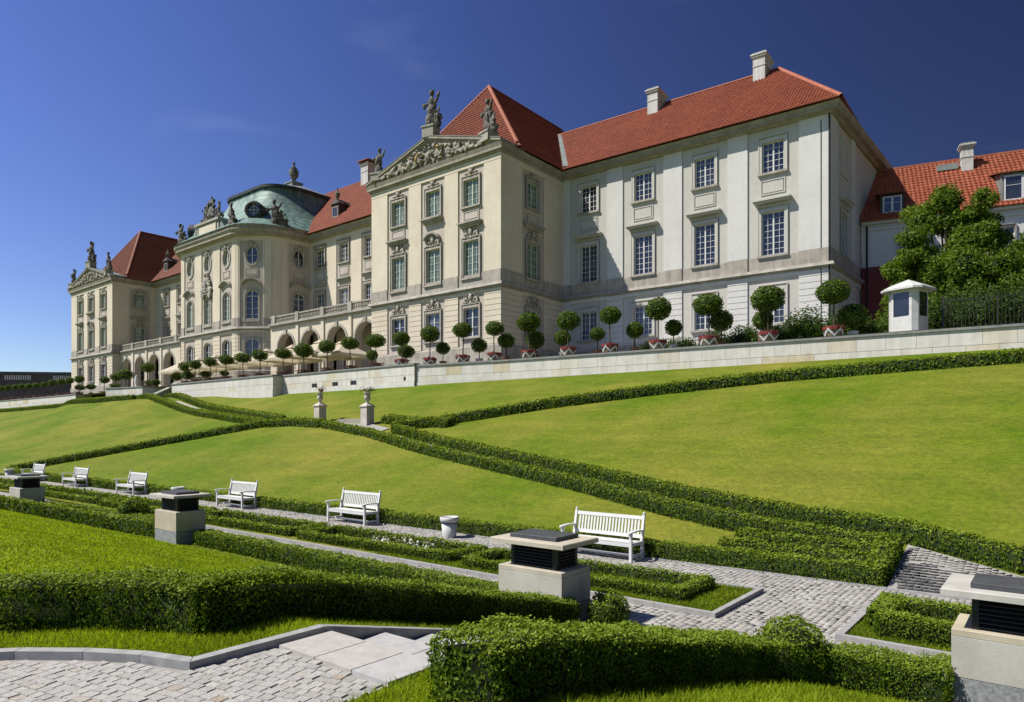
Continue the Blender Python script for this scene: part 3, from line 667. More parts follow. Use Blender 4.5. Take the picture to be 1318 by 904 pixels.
mb.obj('pilaster_joint', 'iron', PAL, F)
mb = MB(); mb.lathe([(.06, 0), (.06, 15.2)], 8, 21.16, -.16, 0, 9.0); mb.obj('downpipe', 'iron', PAL, F)
F2 = facade(W1, W2, [(3.4, 15.3, 1.5, 3.0, 'rect')], [(1.7, 5.1), (6.2, 14.6)], 'white', 'grey', corner=(True, False), z1=ZC0+.24)
window(PAL, F2, 3.4, 15.3, 1.5, 3.0, 'rect', 4, 7, 'sash', 'glass', 'grey', sw=.24); hood(F2, 3.4, 19.15, 2.5, 'grey', .46)
bn = MB(); ring(bn, 'rect', 1.5, 2.2, .24, 0, -.09); bn.box(-.75, .75, -.04, .02, 0, 2.2); bn.obj('blind_window', 'grey', PAL, F2 @ Matrix.Translation((3.4, 0, 21.1)))

# --- roofs -----------------------------------------------------------------
def tile_roof(name, poly, mat, tw=.24, th=.36, amp=.075, ridgeway=None, deck='tileold'):
    """poly: 3D polygon, first edge = eave (left to right from outside).  Rows of curved pantiles as real geometry."""
    P = [Vector(p) for p in poly]; o = P[0]; e = (P[1]-P[0]).normalized()
    n_ = (P[1]-P[0]).cross(P[2]-P[0]).normalized()
    if n_.z < 0: n_ = -n_
    up = n_.cross(e).normalized()
    if up.z < 0: up = -up
    Q = [((p-o).dot(e), (p-o).dot(up)) for p in P]
    bm_ = max(q[1] for q in Q); rows = int(bm_/th)+1
    prof = np.array([0, .7, 1, .55, .1]); xo = np.array([0, .2, .42, .68, .9])*tw; k5 = 5
    Vs = []; Fs = []; base = 0
    for r_ in range(rows):
        b0, b1 = r_*th, min((r_+1)*th+.05, bm_); bmid = (b0+min(b1, bm_))/2
        xs = []
        for i in range(len(Q)):
            (x0, y0), (x1, y1) = Q[i], Q[(i+1) % len(Q)]
            if (y0-bmid)*(y1-bmid) < 0: xs.append(x0+(x1-x0)*(bmid-y0)/(y1-y0))
        if len(xs) < 2: continue
        a, c = min(xs), max(xs); k0 = math.floor(a/tw); k1 = math.ceil(c/tw)
        if k1 <= k0: continue
        cols = (np.arange(k0, k1)[:, None]*tw + xo[None, :]).ravel(); h = np.tile(prof, k1-k0)*amp
        cols = np.clip(cols, a, c)
        N_ = len(cols); jit = rng.normal(0, .004, N_)
        lo = np.array(o)[None]+cols[:, None]*np.array(e)+(b0-.0)*np.array(up)+(h+.06+jit)[:, None]*np.array(n_)
        hi = np.array(o)[None]+cols[:, None]*np.array(e)+b1*np.array(up)+(h*.9+.012)[:, None]*np.array(n_)
        fr = np.array(o)[None]+cols[:, None]*np.array(e)+(b0-.0)*np.array(up)+(h*.3+.0)[:, None]*np.array(n_)
        Vs += [fr, lo, hi]; ii = np.arange(N_-1)
        Fs.append(np.stack([base+ii, base+ii+1, base+N_+ii+1, base+N_+ii], 1)); Fs.append(np.stack([base+N_+ii, base+N_+ii+1, base+2*N_+ii+1, base+2*N_+ii], 1))
        base += 3*N_
    me = np_mesh(name, np.concatenate(Vs), np.concatenate(Fs), mat)
    return me
def roof(parent, polys, mat, ridges, rmat='ridge', name='roof'):
    dk = MB()
    for p in polys: dk.poly(p)
    rf = dk.obj(name, mat, parent)
    for p in polys:
        if p and len(p) >= 3:
            o = inst('roof_tiles', tile_roof('roof_tiles', p, mat), rf, Matrix.Identity(4)); o['kind'] = 'stuff'
    for a, c in ridges:
        a = Vector(a); c = Vector(c); n = max(1, int((c-a).length/.4)); mb = MB()
        d = (c-a).normalized(); sd_ = d.cross(Vector((0, 0, 1))).normalized(); upv = sd_.cross(d).normalized()
        for k in range(n):
            p0 = a+(c-a)*k/n; p1 = a+(c-a)*(k+1)/n+d*.05
            for q in range(5):
                t0, t1 = math.pi*q/5, math.pi*(q+1)/5
                A = [sd_*math.cos(t)*.16+upv*(math.sin(t)*.13+.02) for t in (t0, t1)]; B = [sd_*math.cos(t)*.19+upv*(math.sin(t)*.16+.02) for t in (t0, t1)]
                mb.poly([p0+A[0], p1+B[0], p1+B[1], p0+A[1]])
        mb.obj('ridge_tiles', rmat, rf)
    return rf
EZ = ZC1+.03; OV = 1.04
def pav_roof(x0, x1, zt, va, mat, rmat, vb=66):
    xm = (x0+x1)/2; a, b2 = x0-.66, x1+.66; f = 40-OV
    f = 41.5; A, B_, C_, E_ = (a, f, EZ), (b2, f, EZ), (xm, va, zt), (xm, vb-7, zt); Bb, Ab = (b2, vb, EZ), (a, vb, EZ)
    roof(PAL, [[A, B_, C_], [B_, Bb, E_, C_], [Ab, A, C_, E_], [Bb, Ab, E_]], mat, [(A, C_), (B_, C_), (C_, E_)], rmat)
pav_roof(*PR, 34.3, 47.3, 'tile', 'ridge'); pav_roof(*PL, 34.1, 46.9, 'tileold', 'ridgeold', 64)
# wing roofs behind the dome
for xa, xb, mat in ((-80, -42, 'tile'), (-111.2, -74, 'tileold')):
    A, B_, C_, E_ = (xa, 46-OV, EZ-.01), (xb, 46-OV, EZ-.01), (xb, 53.2, 33.1), (xa, 53.2, 33.1); Bb, Ab = (xb, 61.4, EZ-.01), (xa, 61.4, EZ-.01)
    roof(PAL, [[A, B_, C_, E_], [Bb, Ab, E_, C_]], mat, [(E_, C_)], 'ridge' if mat == 'tile' else 'ridgeold')
# white wing roof
d = (Vector(W1)-Vector(W0)).normalized(); nn = Vector((-d.y, d.x))
def wp(s, t_, z): p = Vector(W0)+d*s+nn*t_; return (p.x, p.y, z)
Ln = math.dist(W0, W1)
A, B_, C_, E_ = wp(-7, -OV+.02, EZ-.02), wp(Ln+.9, -OV+.02, EZ-.02), wp(15.9, 7.4, 32.05), wp(-7, 7.4, 32.05); Bb, Ab = wp(Ln+1.3, 16.2, EZ-.02), wp(-7, 16.2, EZ-.02)
wr = roof(PAL, [[A, B_, C_, E_], [B_, Bb, C_], [Bb, Ab, E_, C_]], 'tile', [(B_, C_), (Bb, C_), (E_, C_)])
mb = MB(); mb.bar((-32.35, 47.5, 25.05), (-38.3, 55.3, 31.95), .42, .16); mb.obj('valley_flashing', 'lead', wr)
def chimney(parent, x, y, z0, z1, w, dd, rz, cap='chimney', tile=False):
    mb = MB(); mb.box(-w/2, w/2, -dd/2, dd/2, z0, z1-.35); mb.box(-w/2-.04, w/2+.04, -dd/2-.04, dd/2+.04, z1-1.1, z1-1.03)
    mb.box(-w/2-.1, w/2+.1, -dd/2-.1, dd/2+.1, z1-.35, z1-.2); mb.box(-w/2-.17, w/2+.17, -dd/2-.17, dd/2+.17, z1-.2, z1-.1)
    ch = mb.obj('chimney', 'chimney', parent, TM(x, y, 0, rz))
    mb = MB()
    if tile:
        n = 4; mb.frust(0, 0, z1+.2, z1+.55, w/2+.35, dd/2+.35, w/4, dd/4); mb.box(-w/2-.35, w/2+.35, -dd/2-.35, dd/2+.35, z1+.12, z1+.2)
        for sx in (-1, 1):
            for sy in (-1, 1): mb.box(sx*w/2-.12*sx, sx*w/2, sy*dd/2-.12*sy, sy*dd/2, z1-.1, z1+.12)
    else: mb.box(-w/2-.06, w/2+.06, -dd/2-.06, dd/2+.06, z1-.1, z1+.02)
    mb.obj('chimney_cap', 'ridgeold' if tile else 'lead', ch, TM(x, y, 0, rz))
wa = math.atan2(d.y, d.x)
p = wp(5.7, 6.6, 0); chimney(wr, p[0], p[1], 29.5, 32.85, .95, 1.9, wa)
p = wp(14.7, 7.0, 0); chimney(wr, p[0], p[1], 30, 33.2, .95, 1.9, wa)
# red-capped chimney and dormers on the wing roof
WR = [o for o in PAL.children if o.name.startswith('roof')]
chimney(WR[2], -64.2, 52.8, 30.5, 34.7, 1.3, 1.5, 0, tile=True)
def dormer(parent, x, y, z, w=1.3, h=1.9, dp=2.6, urn=True):
    mb = MB(); mb.box(-w/2, w/2, 0, dp, -.6, h-.35); mb.frust(0, dp/2, h-.35, h+.25, w/2+.18, dp/2+.15, .1, dp/2)
    dm = mb.obj('dormer', 'wood_dark', parent, TM(x, y, z)); mb = MB(); ring(mb, 'rect', w-.5, h-.9, .09, .0, -.05); mb.box(-.02, .02, -.04, 0, 0, h-.9)
    mb.obj('dormer_window', 'belt_light', dm, TM(x, y-.01, z+.15)); mb = MB(); mb.poly([(-w/2+.25, -.012, 0), (w/2-.25, -.012, 0), (w/2-.25, -.012, h-.9), (-w/2+.25, -.012, h-.9)])
    mb.obj('pane', 'glass', dm, TM(x, y-.01, z+.15))
    if urn: MB().lathe([(.2,0),(.22,.1),(.1,.2),(.26,.5),(.3,.8),(.15,.95),(.05,1.2),(.08,1.35),(0.01,1.45)], 10).obj('dormer_urn', 'statue', dm, TM(x, y+.3, z+h+.1))
dormer(WR[2], -62.6, 46.7, 26.5); dormer(WR[3], -103.2, 46.7, 26.5); 

# --- copper dome
def smooth_base(off, vb):
    pts = []
    n = 16
    for k in range(n+1):
        t_ = math.pi/2*k/n; pts.append((6.1+4.1*math.sin(t_)+off*math.sin(t_), 46-(6.7+off)*math.cos(t_)))
    pts.append((10.2+off, 50)); pts.append((10.2+off, vb)); return pts
base = smooth_base(.85, 58)
rim = []
for k in range(17):
    t_ = math.pi/2*k/16; rim.append((3.0+3.1*math.sin(t_)**.9, 48.8-(4.8)*math.cos(t_)**.9))
rim.append((6.1, 51.5)); rim.append((6.1, 56))
full_b = [(-x, y) for x, y in reversed(base)] + base; full_r = [(-x, y) for x, y in reversed(rim)] + rim
ZD0, ZD1 = 25.2, 31.6; NL = 14
V = []; F_ = []; n = len(full_b)
for j in range(NL+1):
    t_ = j/NL; f = 1-(1-t_)**1.7; z = ZD0+(ZD1-ZD0)*t_
    for (bx, by), (rx, ry) in zip(full_b, full_r): V.append((CX+bx+(rx-bx)*f, by+(ry-by)*f, z))
for j in range(NL):
    for i in range(n-1): F_.append((j*n+i, j*n+i+1, (j+1)*n+i+1, (j+1)*n+i))
me = np_mesh('dome', V, F_, 'copper'); me.polygons.foreach_set('use_smooth', [True]*len(me.polygons))
DOME = inst('copper_dome', me, PAL, Matrix.Identity(4))
mb = MB(); band(mb, [(CX+x, y) for x, y in full_r], ZD1-.25, ZD1+.1, .28, 0, inner=-.6); mb.obj('dome_rim', 'copper_edge', DOME)
mb = MB(); top = [(CX+x, y, ZD1+.1) for x, y in full_r]
ridgeL, ridgeR = (CX-1.5, 50.6, 33.9), (CX+1.5, 50.6, 33.9)
for i in range(n-1):
    a, c = top[i], top[i+1]
    r1 = ridgeL if i < n//2 else ridgeR
    mb.poly([a, c, r1])
mb.poly([top[n//2-1], top[n//2], ridgeR, ridgeL]) if False else mb.poly([top[n//2], ridgeR, ridgeL])
mb.obj('dome_cap', 'lead', DOME)
mb = MB(); band(mb, [(CX+x, y) for x, y in smooth_base(.0, 46.5)[::1]] , ZC1, ZD0+.06, .7, 0, inner=-.5)
band(mb, [(CX-x, y) for x, y in reversed(smooth_base(.0, 46.5))], ZC1, ZD0+.06, .7, 0, inner=-.5); mb.box(CX-6.1, CX+6.1, 38.6, 39.6, ZC1, ZD0+.06)
mb.obj('blocking_course', 'cornice', PAL)
for sg in (1, -1):       # round dormers on the dome shoulders
    ang = R(-38)*sg; x, y, z = CX+sg*7.2, 40.7, 27.3
    if sg < 0: ang = R(38)
    Fm = TM(x, y, z, R(40) if sg > 0 else R(-40))
    mb = MB(); N = 20
    for k in range(N):
        a0, a1 = 2*math.pi*k/N, 2*math.pi*(k+1)/N
        P = lambda a, r_, yy: (r_*math.cos(a), yy, r_*math.sin(a))
        mb.poly(list([P(a0,1.0,.1), P(a1,1.0,.1), P(a1,1.15,3), P(a0,1.15,3)])); mb.poly([P(a0,.78,-.1), P(a1,.78,-.1), P(a1,1.0,.1), P(a0,1.0,.1)]); mb.poly([P(a0,.78,-.1), P(a1,.78,-.1), P(a1,.78,.35), P(a0,.78,.35)])
    dm = mb.obj('round_dormer', 'copper_edge', DOME, Fm)
    mb = MB(); mb.poly([(.78*math.cos(2*math.pi*k/N), .32, .78*math.sin(2*math.pi*k/N)) for k in range(N)]); mb.obj('pane', 'glass', dm, Fm)
    mb = MB(); mb.box(-.03,.03,.26,.31,-.76,.76); mb.box(-.76,.76,.255,.31,-.03,.03)
    for rr in (.4, .74):
        for k in range(N):
            a0, a1 = 2*math.pi*k/N, 2*math.pi*(k+1)/N; mb.poly([(rr*math.cos(a0),+.28,rr*math.sin(a0)),(rr*math.cos(a1),+.28,rr*math.sin(a1)),((rr+.05)*math.cos(a1),+.28,(rr+.05)*math.sin(a1)),((rr+.05)*math.cos(a0),+.28,(rr+.05)*math.sin(a0))])
    mb.obj('dormer_casement', 'sash', dm, Fm)
# attic with blank panel over the middle of the front
mb = MB(); mb.box(CX-2.5, CX+2.5, 39.25, 40.4, 25.2, 26.75); mb.box(CX-2.7, CX+2.7, 39.05, 40.6, 26.75, 27.0); mb.box(CX-2.65, CX+2.65, 39.15, 40.5, 25.2, 25.45)
at = mb.obj('attic_parapet', 'belt_light', PAL); mb = MB(); mb.box(CX-1.95, CX+1.95, 39.2, 39.26, 25.65, 26.6); mb.obj('attic_panel', 'cream', at)
mb = MB(); ring(mb, 'rect', 3.9, .95, .12, 0, -.08); mb.obj('panel_frame', 'cornice', at, TM(CX, 39.24, 25.65))
for sg in (-1, 1):
    mb = MB()
    for k in range(6):
        mb.box(CX+sg*(2.7+k*.22), CX+sg*(2.92+k*.22), 39.3, 40.0, 25.2, 26.7-k*.24)
    mb.obj('attic_scroll', 'lead', at)

# --- statues: each a thing standing on its plinth
def figure(seed, h=2.6, lean=.1, companions=1, arm=True):
    r_ = random.Random(seed); B = []
    def person(x, y, s, ln, armup):
        B.extend([(x-.06, y, .45*s, .34*s, .3*s, .5*s, ln), (x+.12, y+.05, .35*s, .3*s, .28*s, .4*s, -ln), (x+ln*.4, y, 1.05*s, .3*s, .24*s, .45*s, ln), (x+ln*.7, y, 1.55*s, .28*s, .2*s, .32*s, ln),
                  (x+ln*.8, y, 1.87*s, .1*s, .1*s, .14*s), (x+ln*.9, y-.03, 2.1*s, .15*s, .16*s, .19*s), (x+ln*.9, y, 2.22*s, .17*s, .17*s, .1*s)])
        for k, sd_ in ((0, -1), (1, 1)):
            up = armup if k else -.5
            B.extend([(x+ln*.8+sd_*.34*s, y-.05, (1.5+.1*up)*s, .22*s, .1*s, .1*s, -sd_*up), (x+ln*.8+sd_*.52*s, y-.12, (1.55+.4*up)*s, .1*s, .1*s, .24*s, sd_*.3)])
        for k in range(9):
            a = r_.uniform(0, 6.28); z = r_.uniform(.1, 1.3)*s; B.append((x+.28*s*math.cos(a), y+.26*s*math.sin(a), z, .07*s, .07*s, r_.uniform(.2, .4)*s, r_.uniform(-.5, .5)))
    person(0, 0, h/2.3, lean, .8 if arm else 0)
    if companions:
        person(.55, .1, h/3.6, -.2, .3)
        for k in range(6): B.append((r_.uniform(.3, .85), r_.uniform(-.1, .3), r_.uniform(.3, 1.2), r_.uniform(.1, .22), r_.uniform(.1, .2), r_.uniform(.1, .25), r_.uniform(-1, 1)))
    return B
def remeshed(name, B, vox=.055):
    return fuse(blob_mesh(name, B, 'statue', 2), .05)
ST = [remeshed('figure', figure(1, 3.1, .12, 1)), remeshed('figure', figure(2, 2.7, -.12, 1)), remeshed('figure', figure(3, 2.6, .1, 0)), remeshed('figure', figure(4, 2.2, -.15, 1))]
def statue(x, y, z, k, ped, label, rz=0, sc=1.0, group=None):
    t_ = empty('statue', TM(x, y, z, rz), label, 'statue', group); F = TM(x, y, z, rz)
    if ped: mb = MB(); mb.box(-.55, .55, -.5, .5, 0, ped-.12); mb.box(-.62, .62, -.57, .57, ped-.12, ped); mb.obj('pedestal', 'belt_light', t_, F)
    o = D.objects.new('figure', ST[k]); link(o, t_, F @ Matrix.Translation((0, 0, ped-.05)) @ Matrix.Scale(sc, 4))
for (x0, x1), nm in ((PR, 'near pavilion'), (PL, 'far left pavilion')):
    xm = (x0+x1)/2
    statue(xm, 39.9, 27.1, 0, .95, 'tallest dark statue group on the pediment peak of the %s' % nm, .2, 1.0)
    statue(x1-1.15, 39.9, 25.1, 1, .75, 'dark statue at the right corner of the %s pediment' % nm, -.2, 1.0)
    statue(x0+.9, 39.9, 25.0, 2, .7, 'dark statue at the left corner of the %s pediment' % nm, .3, .9)
statue(CX+5.6, 39.1, 25.26, 3, 0, 'dark seated statue pair just right of the dome parapet', -.3, 1.25)
statue(CX+9.6, 42.0, 25.26, 3, 0, 'weathered statue against the shaded side of the copper dome', .9, 1.35)
statue(CX-6.0, 39.1, 25.26, 3, 0, 'dark statue at the left end of the dome cornice', .2, 1.2)
B = []; r_ = random.Random(9)
for sg in (-1, 1):
    for (x, y, z, a, b2, c2, *rr) in figure(5, 2.2, .25, 0): B.append((sg*(x+1.35), y, z, a, b2, c2, *[q*sg for q in rr]))
    for k in range(60): B.append((sg*r_.uniform(.3, 2.3), r_.uniform(-.25, .3), r_.uniform(.05, 1.0), r_.uniform(.06, .25), .12, r_.uniform(.05, .2), r_.uniform(-1.5, 1.5)))
    for k in range(40): a_ = r_.uniform(0, 1.6); B.append((sg*(.75*math.cos(a_)+r_.uniform(-.1, .25)), -.2+r_.uniform(-.1, .1), 1.1+1.2*math.sin(a_), r_.uniform(.06, .2), .12, r_.uniform(.08, .22), r_.uniform(-1.5, 1.5)))
B += [(0, -.1, 1.1, .75, .3, .95), (0, -.1, 2.15, .5, .3, .2), (0, 0, 2.4, .3, .25, .2), (-.35, 0, 2.5, .2, .25, .3), (.35, 0, 2.5, .2, .25, .3), (0, 0, 2.9, .12, .12, .25)]
t_ = empty('coat_of_arms_sculpture', TM(CX, 39.8, 27.0), 'large dark coat of arms sculpture with two figures on the attic parapet', 'sculpture')
link(D.objects.new('carving', fuse(blob_mesh('carving', B, 'statue', 1), .045)), t_, TM(CX, 39.8, 26.95, 0, 1.0))
t_ = empty('roof_urn', TM(CX, 50.6, 33.7), 'dark stone urn on a pale plinth on top of the dome', 'urn')
MB().box(-.75, .75, -.75, .75, 0, .85).box(-.85, .85, -.85, .85, .85, 1.0).obj('plinth', 'lead', t_, TM(CX, 50.6, 33.6))
MB().lathe([(.45,0),(.5,.15),(.2,.35),(.25,.5),(.55,.9),(.62,1.5),(.4,1.75),(.45,1.85),(.2,2.1),(.12,2.4),(.2,2.55),(.02,2.8)], 16).obj('vase', 'statue', t_, TM(CX, 50.6, 34.6), True)

# ================================================================= building on the right
RB0 = Vector((-11.72, 57.0)); rd = Vector((.971, .237)).normalized(); RB1 = RB0+rd*32
RB = empty('side_house', TM(RB0.x, RB0.y, TER), 'lower house with orange tiled roof, dormers and dark red base behind the trees', 'house')
Fh, Lh = FR(RB0, RB1)
mb = MB(); wall_holes(mb, 0, Lh, 15.2, 18.4, 0, [(3.0, 15.95, 1.05, 1.3, 'rect'), (9, 15.95, 1.1, 1.3, 'rect'), (15, 15.95, 1.1, 1.3, 'rect')], 0, .25); mb.box(0, Lh, -.12, .05, 17.95, 18.1); mb.box(0, Lh, -.35, .3, 18.4, 18.62)
mb.obj('wall', 'white', RB, Fh)
mb = MB(); mb.box(0, Lh, -.1, .3, TER-.1, 15.2); mb.obj('base_wall', 'redwall', RB, Fh)
for s in (3.0, 9, 15): window(RB, Fh, s, 15.95, 1.05 if s < 4 else 1.1, 1.3, 'rect', 2, 2, sw=.08)
mb = MB(); mb.lathe([(.07, 0), (.07, 10.6)], 8, .35, -.2, 0, TER); mb.obj('downpipe', 'iron', RB, Fh)
def hp(s, t_, z): q = Fh @ Vector((s, t_, z)); return (q.x, q.y, q.z)
A, B_, C_, E_ = hp(-.1, -.5, 18.55), hp(Lh, -.5, 18.55), hp(Lh, 5.4, 24.2), hp(-.1, 5.4, 24.2)
dk = MB().poly([A, B_, C_, E_]).poly([hp(Lh, 11, 18.5), hp(-.1, 11, 18.5), E_, C_]); rf = dk.obj('roof', 'tile2', RB)
o = inst('roof_tiles', tile_roof('roof_tiles', [A, B_, C_, E_], 'tile2', .30, .42, .065), rf, Matrix.Identity(4)); o['kind'] = 'stuff'
mb = MB(); mb.bar(E_, C_, .3, .18); mb.obj('ridge_tiles', 'ridge', rf)
def hdormer(s, z, w, h, mat, nwin):
    mb = MB(); ts = z-18.55-.5+.1; tb = ts+h+1.4
    mb.box(-w/2, w/2, 0, .1, -.25, h); 
    for sg in (-1, 1):
        x = sg*w/2; mb.poly([(x, 0, -.3), (x, 0, h), (x, 3.2, h+.9), (x, 3.2, -.3)]); mb.box(x-.06, x+.06, -.04, .1, -.3, h)
    Fd = Fh @ Matrix.Translation((s, ts, z)); dm = mb.obj('dormer', mat, rf, Fd)
    p0 = Fd @ Vector((-w/2-.25, -.25, h-.02)); p1 = Fd @ Vector((w/2+.25, -.25, h-.02)); p2 = Fd @ Vector((w/2+.25, 3.3, h+1.0)); p3 = Fd @ Vector((-w/2-.25, 3.3, h+1.0))
    MB().poly([p0, p1, p2, p3]).obj('dormer_roof', 'tileold', dm)
    WM_ = MB(); ring(WM_, 'rect', w-.25, h-.25, .0, .0, -.06, b_=.09); WM_.box(-.07, .07, -.06, 0, 0, h-.25)
    for q in (-.5, .5): WM_.box(q*(w-.25)/2-(w-.3)/4+.04, q*(w-.25)/2+(w-.3)/4-.04, -.04, 0, (h-.25)*.6, (h-.25)*.6+.03)
    WM_.obj('dormer_window', 'sash', dm, Fd @ Matrix.Translation((0, -.02, .08)))
    MB().poly([(-w/2+.15, -.01, 0), (w/2-.15, -.01, 0), (w/2-.15, -.01, h-.25), (-w/2+.15, -.01, h-.25)]).obj('pane', 'glass', dm, Fd @ Matrix.Translation((0, -.02, .08)))
    inst('roof_tiles', tile_roof('roof_tiles', [tuple(p0), tuple(p1), tuple(p2), tuple(p3)], 'tileold', .28, .4, .05), dm, Matrix.Identity(4))['kind'] = 'stuff'
hdormer(2.05, 19.1, 1.5, 1.5, 'wood_dark', 1); hdormer(10.0, 18.95, 2.4, 2.0, 'greywood', 2); hdormer(16.5, 18.95, 2.2, 2.0, 'greywood', 2)
p = hp(7.35, 4.2, 0); chimney(rf, p[0], p[1], 22, 24.9, .75, .8, math.atan2(rd.y, rd.x))
mb = MB(); mb.box(-.7, .7, -.4, .5, 0, .45); mb.obj('roof_hatch', 'lead', rf, Fh @ Matrix.Translation((6.1, 4.4, 23.1)))
# long dark wall far beyond the left end
FW = empty('far_viaduct', TM(-205, 95, 8), 'long dark parapet wall with white balustrade sections in the far left distance', 'wall')
A0, A1 = (-240, 60), (-190, 112); Ff, Lf = FR(A0, A1)
MB().box(0, Lf, 0, 3, TER, 19.4).obj('wall', 'farwall', FW, Ff); MB().box(-.5, Lf, -.5, 3, 19.4, 20.2).obj('coping', 'copper_edge', FW, Ff)
mb = MB()
for k in range(5):
    for j in range(12): mb.box(3+k*13+j*.6, 3.32+k*13+j*.6, -.3, -.02, 17.9, 19.2)
mb.obj('balusters', 'chimney', FW, Ff)['kind'] = 'stuff'
MB().box(0, Lf, -6, -.1, TER, 11.5).obj('lower_wall', 'belt_light', FW, Ff)
# ================================================================= GARDEN
def leaf_quads(P, N, size, spread=.9, aspect=.55, up=0):
    n = len(P); r = rng.normal(size=(n, 3)); nn_ = N + r*spread; nn_ /= np.linalg.norm(nn_, axis=1, keepdims=True)+1e-9
    t_ = rng.normal(size=(n, 3)); t_ -= (t_*nn_).sum(1, keepdims=True)*nn_; t_ /= np.linalg.norm(t_, axis=1, keepdims=True)+1e-9
    if up: t_ = t_ + np.array([0, 0, up]); t_ /= np.linalg.norm(t_, axis=1, keepdims=True)
    b2 = np.cross(nn_, t_); b2 /= np.linalg.norm(b2, axis=1, keepdims=True)+1e-9; s = (size*rng.uniform(.7, 1.3, n))[:, None]
    tip = P+t_*s*.5+nn_*s*.12; bs = P-t_*s*.5; l = P+b2*s*aspect*.5; r2 = P-b2*s*aspect*.5
    V = np.stack([bs, r2, tip, l], 1).reshape(-1, 3); F = np.arange(4*n).reshape(n, 4); return V, F
def lump(P, k=1.):
    x, y, z = P[:, 0], P[:, 1], P[:, 2]
    return (np.sin(x*7.3*k+y*3.1*k)+np.sin(y*8.7*k-x*2.3*k+1.3)+np.sin(z*9.1*k+x*5.7*k+2.1)+.8*np.sin(x*17*k+z*13*k)*np.sin(y*15*k))/3.8
def merge(parts):
    V = []; F = []; MI = []; b_ = 0
    for v, f, mi in parts: V.append(v); F.append(f+b_); MI.append(np.full(len(f), mi)); b_ += len(v)
    return np.concatenate(V), np.concatenate(F), np.concatenate(MI)
